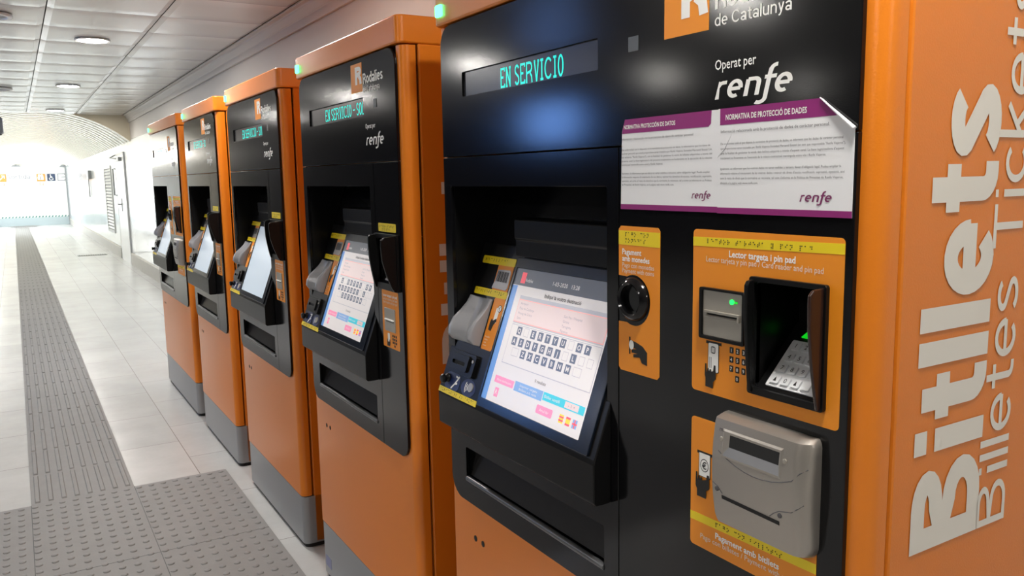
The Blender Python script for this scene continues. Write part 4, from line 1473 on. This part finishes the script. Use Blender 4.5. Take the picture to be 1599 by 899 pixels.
def make_note_acceptor(parent):
    Z0, Z1, S0, S1 = 0.880, 1.031, 0.8350, 0.9900
    def depth(z):
        t = (z - Z0) / (Z1 - Z0)
        return 0.0215 + 0.0095 * math.sin(PI * min(1, max(0, t * 0.9 + 0.02))) - (0.006 if t > 0.985 else 0) - (0.004 if t < 0.01 else 0)
    def edge(z):
        t = (z - Z0) / (Z1 - Z0)
        return 0.006 * (max(0, 0.10 - t) / 0.10) ** 2 + 0.004 * (max(0, t - 0.93) / 0.07) ** 2
    def section(z, inset=0.0):
        d = depth(z)
        e = edge(z)
        a, c = S0 + e, S1 - e
        rl, rs = 0.014, 0.020
        pts = [(0.0, a)]
        for k in range(7):
            q = k * PI / 2 / 6
            pts.append((-(d - rl) - rl * math.sin(q) if d > rl else -d * math.sin(q), a + 0.5 * rl - 0.5 * rl * math.cos(q)))
        for k in range(7):
            q = k * PI / 2 / 6
            pts.append((-(d - rs) - rs * math.cos(q), c - rs + rs * math.sin(q)))
        pts.append((0.0, c))
        return pts
    b = MB()
    so0, so1, sz0, sz1 = 0.8590, 0.9525, 0.9800, 1.0120
    zs = [Z0, Z0 + 0.002, Z0 + 0.006] + [Z0 + 0.012 + k * (Z1 - Z0 - 0.022) / 16 for k in range(17)] + [Z1 - 0.005, Z1 - 0.0015, Z1]
    rows = []
    for z in zs:
        sc = section(z)
        if z == Z1 or z == Z0:
            sc = [(x * 0.72, s) for x, s in sc]
        rows.append([(x, -s, z) for x, s in sc])
    b.loft(rows, STEEL)
    body = b.build('note_acceptor', parent, sharp=35)
    body['label'] = 'rounded steel banknote acceptor'
    # boolean-free slot: bevelled steel frame standing on the face with a dark mouth
    dfr = lambda u, v, w: (-(depth(v) + w), -u, v)
    q = MB()
    o_, i_ = [(so0 - 0.003, sz0 - 0.003), (so1 + 0.003, sz0 - 0.003), (so1 + 0.003, sz1 + 0.003), (so0 - 0.003, sz1 + 0.003)], [(so0, sz0), (so1, sz0), (so1, sz1), (so0, sz1)]
    for k in range(4):
        j = (k + 1) % 4
        q.face([dfr(*o_[k], 0.0002), dfr(*o_[j], 0.0002), dfr(*i_[j], 0.0012), dfr(*i_[k], 0.0012)], STEEL)
    q.face([dfr(so0 + 0.010, sz1 - 0.003, 0.0006), dfr(so1 - 0.002, sz1 - 0.003, 0.0006), dfr(so1 - 0.002, sz0 + 0.013, 0.0006), dfr(so0 + 0.010, sz0 + 0.013, 0.0006)], BLACKM)
    q.face([dfr(so0, sz0, 0.0012), dfr(so1, sz0, 0.0012), dfr(so1 - 0.002, sz0 + 0.013, 0.0006), dfr(so0 + 0.010, sz0 + 0.013, 0.0006)], SILVERP)
    q.face([dfr(so0, sz0, 0.0012), dfr(so0 + 0.010, sz0 + 0.013, 0.0006), dfr(so0 + 0.010, sz1 - 0.003, 0.0006), dfr(so0, sz1, 0.0012)], STEEL)
    q.face([dfr(so0, sz1, 0.0012), dfr(so0 + 0.010, sz1 - 0.003, 0.0006), dfr(so1 - 0.002, sz1 - 0.003, 0.0006), dfr(so1, sz1, 0.0012)], STEEL)
    q.face([dfr(so1, sz1, 0.0012), dfr(so1 - 0.002, sz1 - 0.003, 0.0006), dfr(so1 - 0.002, sz0 + 0.013, 0.0006), dfr(so1, sz0, 0.0012)], STEEL)
    o = q.build('note_mouth', body, recalc=False)
    o['label'] = 'dark mouth for banknotes'
    q = MB()
    q.prism([(0.857, 0.9190), (0.953, 0.9165), (0.953, 0.9215), (0.857, 0.9240)], 0.0, 0.0006, dfr, BLACKM)
    q.build('return_slot', body)
    for (u, v) in ((0.8545, 1.0005), (0.9590, 1.0005), (0.8490, 0.9305), (0.9545, 0.9300)):
        q = MB()
        q.lathe([(0.0032, 0.0004), (0.0032, -0.0008), (0.002, -0.0014), (0.0004, -0.0014)], STEELD if v > 0.95 else GREYINK, (-(depth(v) + 0.0001), -u, v), 'x', 12)
        q.build('screw', body)
    # curved joints between the shells
    q = MB()
    def seam(pts):
        P = []
        for u, v in pts:
            sec = section(v)
            best = min(((x, s) for x, s in sec), key=lambda t: abs(t[1] - u))
            # interpolate along the section outline
            xs_ = None
            for (xa, sa), (xb, sb) in zip(sec[:-1], sec[1:]):
                if sa <= u <= sb and sb > sa:
                    xs_ = xa + (xb - xa) * (u - sa) / (sb - sa)
                    break
            x = xs_ if xs_ is not None else best[0]
            P.append((x + 0.0002, -u, v))
        q.tube(P, 0.0007, GREYINK, n=6)
    seam([(0.8358, 0.9905)] + [(0.8360 + k * 0.0150, 0.9665 + 0.026 * ((k - 5.3) / 5.3) ** 2) for k in range(1, 10)] + [(0.980, 0.9905), (0.9865, 0.9960)])
    seam([(0.9380, 0.9235), (0.945, 0.930), (0.953, 0.935), (0.962, 0.9375), (0.972, 0.940), (0.979, 0.946), (0.985, 0.952)])
    seam([(0.8365, 0.9410), (0.842, 0.938), (0.851, 0.934), (0.858, 0.926)])
    write(q, 'm.i', 0.8500, 1.0105, 0.006, GREYINK, fr=dfr, w=0.0006)
    q.build('shell_joint', body, recalc=False)


Y1, Y2, Y3, Y4, Y5 = 1.6078, 2.6166, 3.6418, 4.6768, 5.9412
m1 = make_machine(True, 'short', Y1, 'nearest wide orange ticket machine with Bitllets lettering on its side')
m2 = make_machine(False, 'long', Y2, 'narrow orange ticket machine, second from the camera, its display saying EN SERVICIO - SOL')
m3 = copy_tree(m2)
m3.location = (0, Y3, 0)
m3['label'] = 'middle of the five orange ticket machines, three from either end'
m4 = copy_tree(m2)
m4.location = (0, Y4, 0)
m4['label'] = 'orange ticket machine second from the far end of the row'
m5 = copy_tree(m1)
m5.location = (0, Y5, 0)
m5['label'] = 'farthest ticket machine in the row, next to the white wall'

# the far screens show only a pale blank page
BLANK = glow('pale_screen', '#b4c2cf', 0.42)
b = MB()
b.box(0.197, 0.533, 0.026, 0.297, 0.0, 0.002, BLANK, fr=T)
blank = b.build('screen_interface')
for mc in (m3, m4, m5):
    for c in mc.children_recursive:
        if c.name.startswith('screen_interface'):
            c.data = blank.data
            c['label'] = 'pale blank screen page'
        if c.name.startswith('touch_screen'):
            c['label'] = 'pale washed-out touch screen'
bpy.data.objects.remove(blank)

# small maintenance sticker low on the second machine's plinth
pl = [c for c in m2.children if c.name.startswith('plinth')][0]
b = MB()
b.prism([(0.004, 0.045), (0.060, 0.045), (0.060, 0.082), (0.004, 0.082)], -0.0100, -0.0094, F, mat('violet_sticker', '#8286a8', 0.5))
b.build('maintenance_sticker', pl)

# ------------------------------------------------------------------ data protection notices stuck on the nearest machine
def notice(u0, u1, z0, z1, lang, label):
    root = empty('notice_sheet', (0, Y1, 0), label, 'notice')
    W0 = 0.0004 if lang == 'es' else 0.0010
    W1 = W0 + 0.0004
    b = MB()
    if lang == 'es':
        poly = [(u0, z0), (u1, z0), (u1, z1), (u0 + 0.010, z1), (u0 + 0.003, z1 - 0.018)]
    else:
        poly = [(u0, z0), (u1, z0), (u1, z1 - 0.0365), (u1 - 0.045, z1), (u0, z1)]
    b.prism(poly, W0, W1, F, PAPER)
    sh = b.build('sheet', root)
    b = MB()
    hb = 0.021
    if lang == 'es':
        b.prism([(u0 + 0.0035, z1 - hb), (u1 - 0.020, z1 - hb), (u1 - 0.0155, z1 - hb + 0.004), (u1 - 0.0145, z1), (u0 + 0.010, z1), (u0 + 0.0035, z1 - 0.018)], W1, W1 + 0.0002, F, PURPLE)
    else:
        b.prism([(u0 + 0.003, z1 - hb), (u1 - 0.024, z1 - hb), (u1 - 0.045, z1), (u0 + 0.003, z1)], W1, W1 + 0.0002, F, PURPLE)
    b.build('header_band', root)
    b = MB()
    b.box(u0, u1, z0, z0 + 0.0078, W1, W1 + 0.0002, PURPLE)
    b.build('footer_band', root)
    b = MB()
    k = W1 + 0.0004
    if lang == 'es':
        write(b, 'NORMATIVA PROTECCIÓN DE DATOS', u0 + 0.008, z1 - 0.0145, 0.0060, WHITE, width=0.113, w=k, bold=0.03)
        write(b, 'Información relacionada con la protección de datos de carácter personal.', u0 + 0.003, 1.4000, 0.0034, GREYINK, width=0.155, w=k)
        L1 = ['De conformidad con lo dispuesto en la normativa de protección de datos, le informamos que los datos de',
              'carácter personal que usted proporcione serán tratados por Renfe Viajeros Sociedad Mercantil Estatal S.A.',
              '(en adelante, "Renfe Viajeros"), con la finalidad de gestionar la venta de billetes adquiridos a través del',
              'presente canal. La base legitimadora del presente tratamiento se fundamenta en la ejecución de la relación',
              'contractual mantenida entre usted y Renfe Viajeros.']
        L2 = ['Asimismo, le informamos que sus datos no serán cedidos a terceros, salvo obligación legal. Puede ampliar',
              'la información respecto al tratamiento de sus datos y ejercer los derechos de acceso, rectificación, supresión,',
              'oposición, así como el resto de derechos que la normativa le reconoce, tal y como se informa en su Política',
              'de Privacidad, de Renfe Viajeros, en la página web www.renfe.com.']
        for n_, s in enumerate(L1):
            write(b, s, u0 + 0.003, 1.3845 - n_ * 0.0056, 0.0027, GREYINK, width=0.190 * min(1, len(s) / 104), w=k)
        for n_, s in enumerate(L2):
            write(b, s, u0 + 0.003, 1.3490 - n_ * 0.0056, 0.0027, GREYINK, width=0.190 * min(1, len(s) / 106), w=k)
        logo_word(b, u0 + 0.155, 1.3145, 0.0068, 0.037, PURPLEL, w=k)
    else:
        write(b, 'NORMATIVA DE PROTECCIÓ DE DADES', u0 + 0.013, z1 - 0.0150, 0.0068, WHITE, width=0.128, w=k, bold=0.03)
        write(b, 'Informació relacionada amb la protecció de dades de caràcter personal.', u0 + 0.005, 1.4000, 0.0038, GREYINK, width=0.168, w=k)
        L1 = ['De conformitat amb el que disposa la normativa de protecció de dades, us informem que les dades de caràcter personal',
              'que proporcioneu seran tractades per Renfe Viajeros Sociedad Mercantil Estatal (en tant que responsable "Renfe Viajeros"),',
              'amb la finalitat de gestionar la venda dels bitllets adquirits a través d\'aquest canal. La base legitimadora d\'aquest',
              'tractament es fonamenta en l\'execució de la relació contractual mantinguda entre vós i Renfe Viajeros.']
        L2 = ['Igualment, us informem que les vostres dades no seran cedides a tercers, llevat d\'obligació legal. Podeu ampliar la',
              'informació relativa al tractament de les vostres dades i exercir els drets d\'accés, rectificació, supressió, oposició, així',
              'com la resta de drets que la normativa us reconeix, tal com s\'informa en la Política de Privacitat de Renfe Viajeros,',
              'allotjada a la pàgina web www.renfe.com.']
        for n_, s in enumerate(L1):
            write(b, s, u0 + 0.005, 1.3848 - n_ * 0.0062, 0.0029, GREYINK, width=0.190 * min(1, len(s) / 118), w=k)
        for n_, s in enumerate(L2):
            write(b, s, u0 + 0.005, 1.3525 - n_ * 0.0062, 0.0029, GREYINK, width=0.190 * min(1, len(s) / 118), w=k)
        logo_word(b, u0 + 0.134, 1.3130, 0.0080, 0.046, PURPLEL, w=k)
    b.build('printed_text', root, recalc=False)
    if lang == 'ca':
        # torn upper corner curling away from the panel
        b = MB()
        rows = []
        A_, B_ = Vector((u1 - 0.047, z1 + 0.0005)), Vector((u1 + 0.001, z1 - 0.0370))
        nrm = Vector((-(B_ - A_).y, (B_ - A_).x)).normalized()
        if nrm.dot(Vector((1, 1))) < 0:
            nrm = -nrm
        for a in range(9):
            t = a / 8 * PI * 1.25
            w = 0.0026 * (1 - math.cos(t)) + W1
            d_ = 0.0026 * math.sin(t)
            rows.append([F(*(A_.lerp(B_, q) + nrm * d_ * (0.3 + 0.7 * q)), w=W1 + (w - W1) * (0.35 + 0.65 * q)) for q in (0, 0.25, 0.5, 0.75, 1)])
        b.loft(rows, PAPER, closed_ring=False, caps=False)
        b.build('curled_corner', root, recalc=False)
        b = MB()
        b.tube([F(u0 - 0.001, 1.3690, 0.0016), F(u0 + 0.012, 1.3800, 0.0018), F(u0 + 0.022, 1.3960, 0.0017), F(u0 + 0.028, 1.4090, 0.0016)], [0.0002, 0.0006, 0.0005, 0.0002], PAPER, n=6)
        b.build('crease', root)
    return root


notice(0.6090, 0.8145, 1.2962, 1.4310, 'es', 'left paper notice in Spanish with a purple header, taped to the nearest machine')
notice(0.8132, 1.0195, 1.2955, 1.4315, 'ca', 'right paper notice in Catalan with its upper corner curling off')
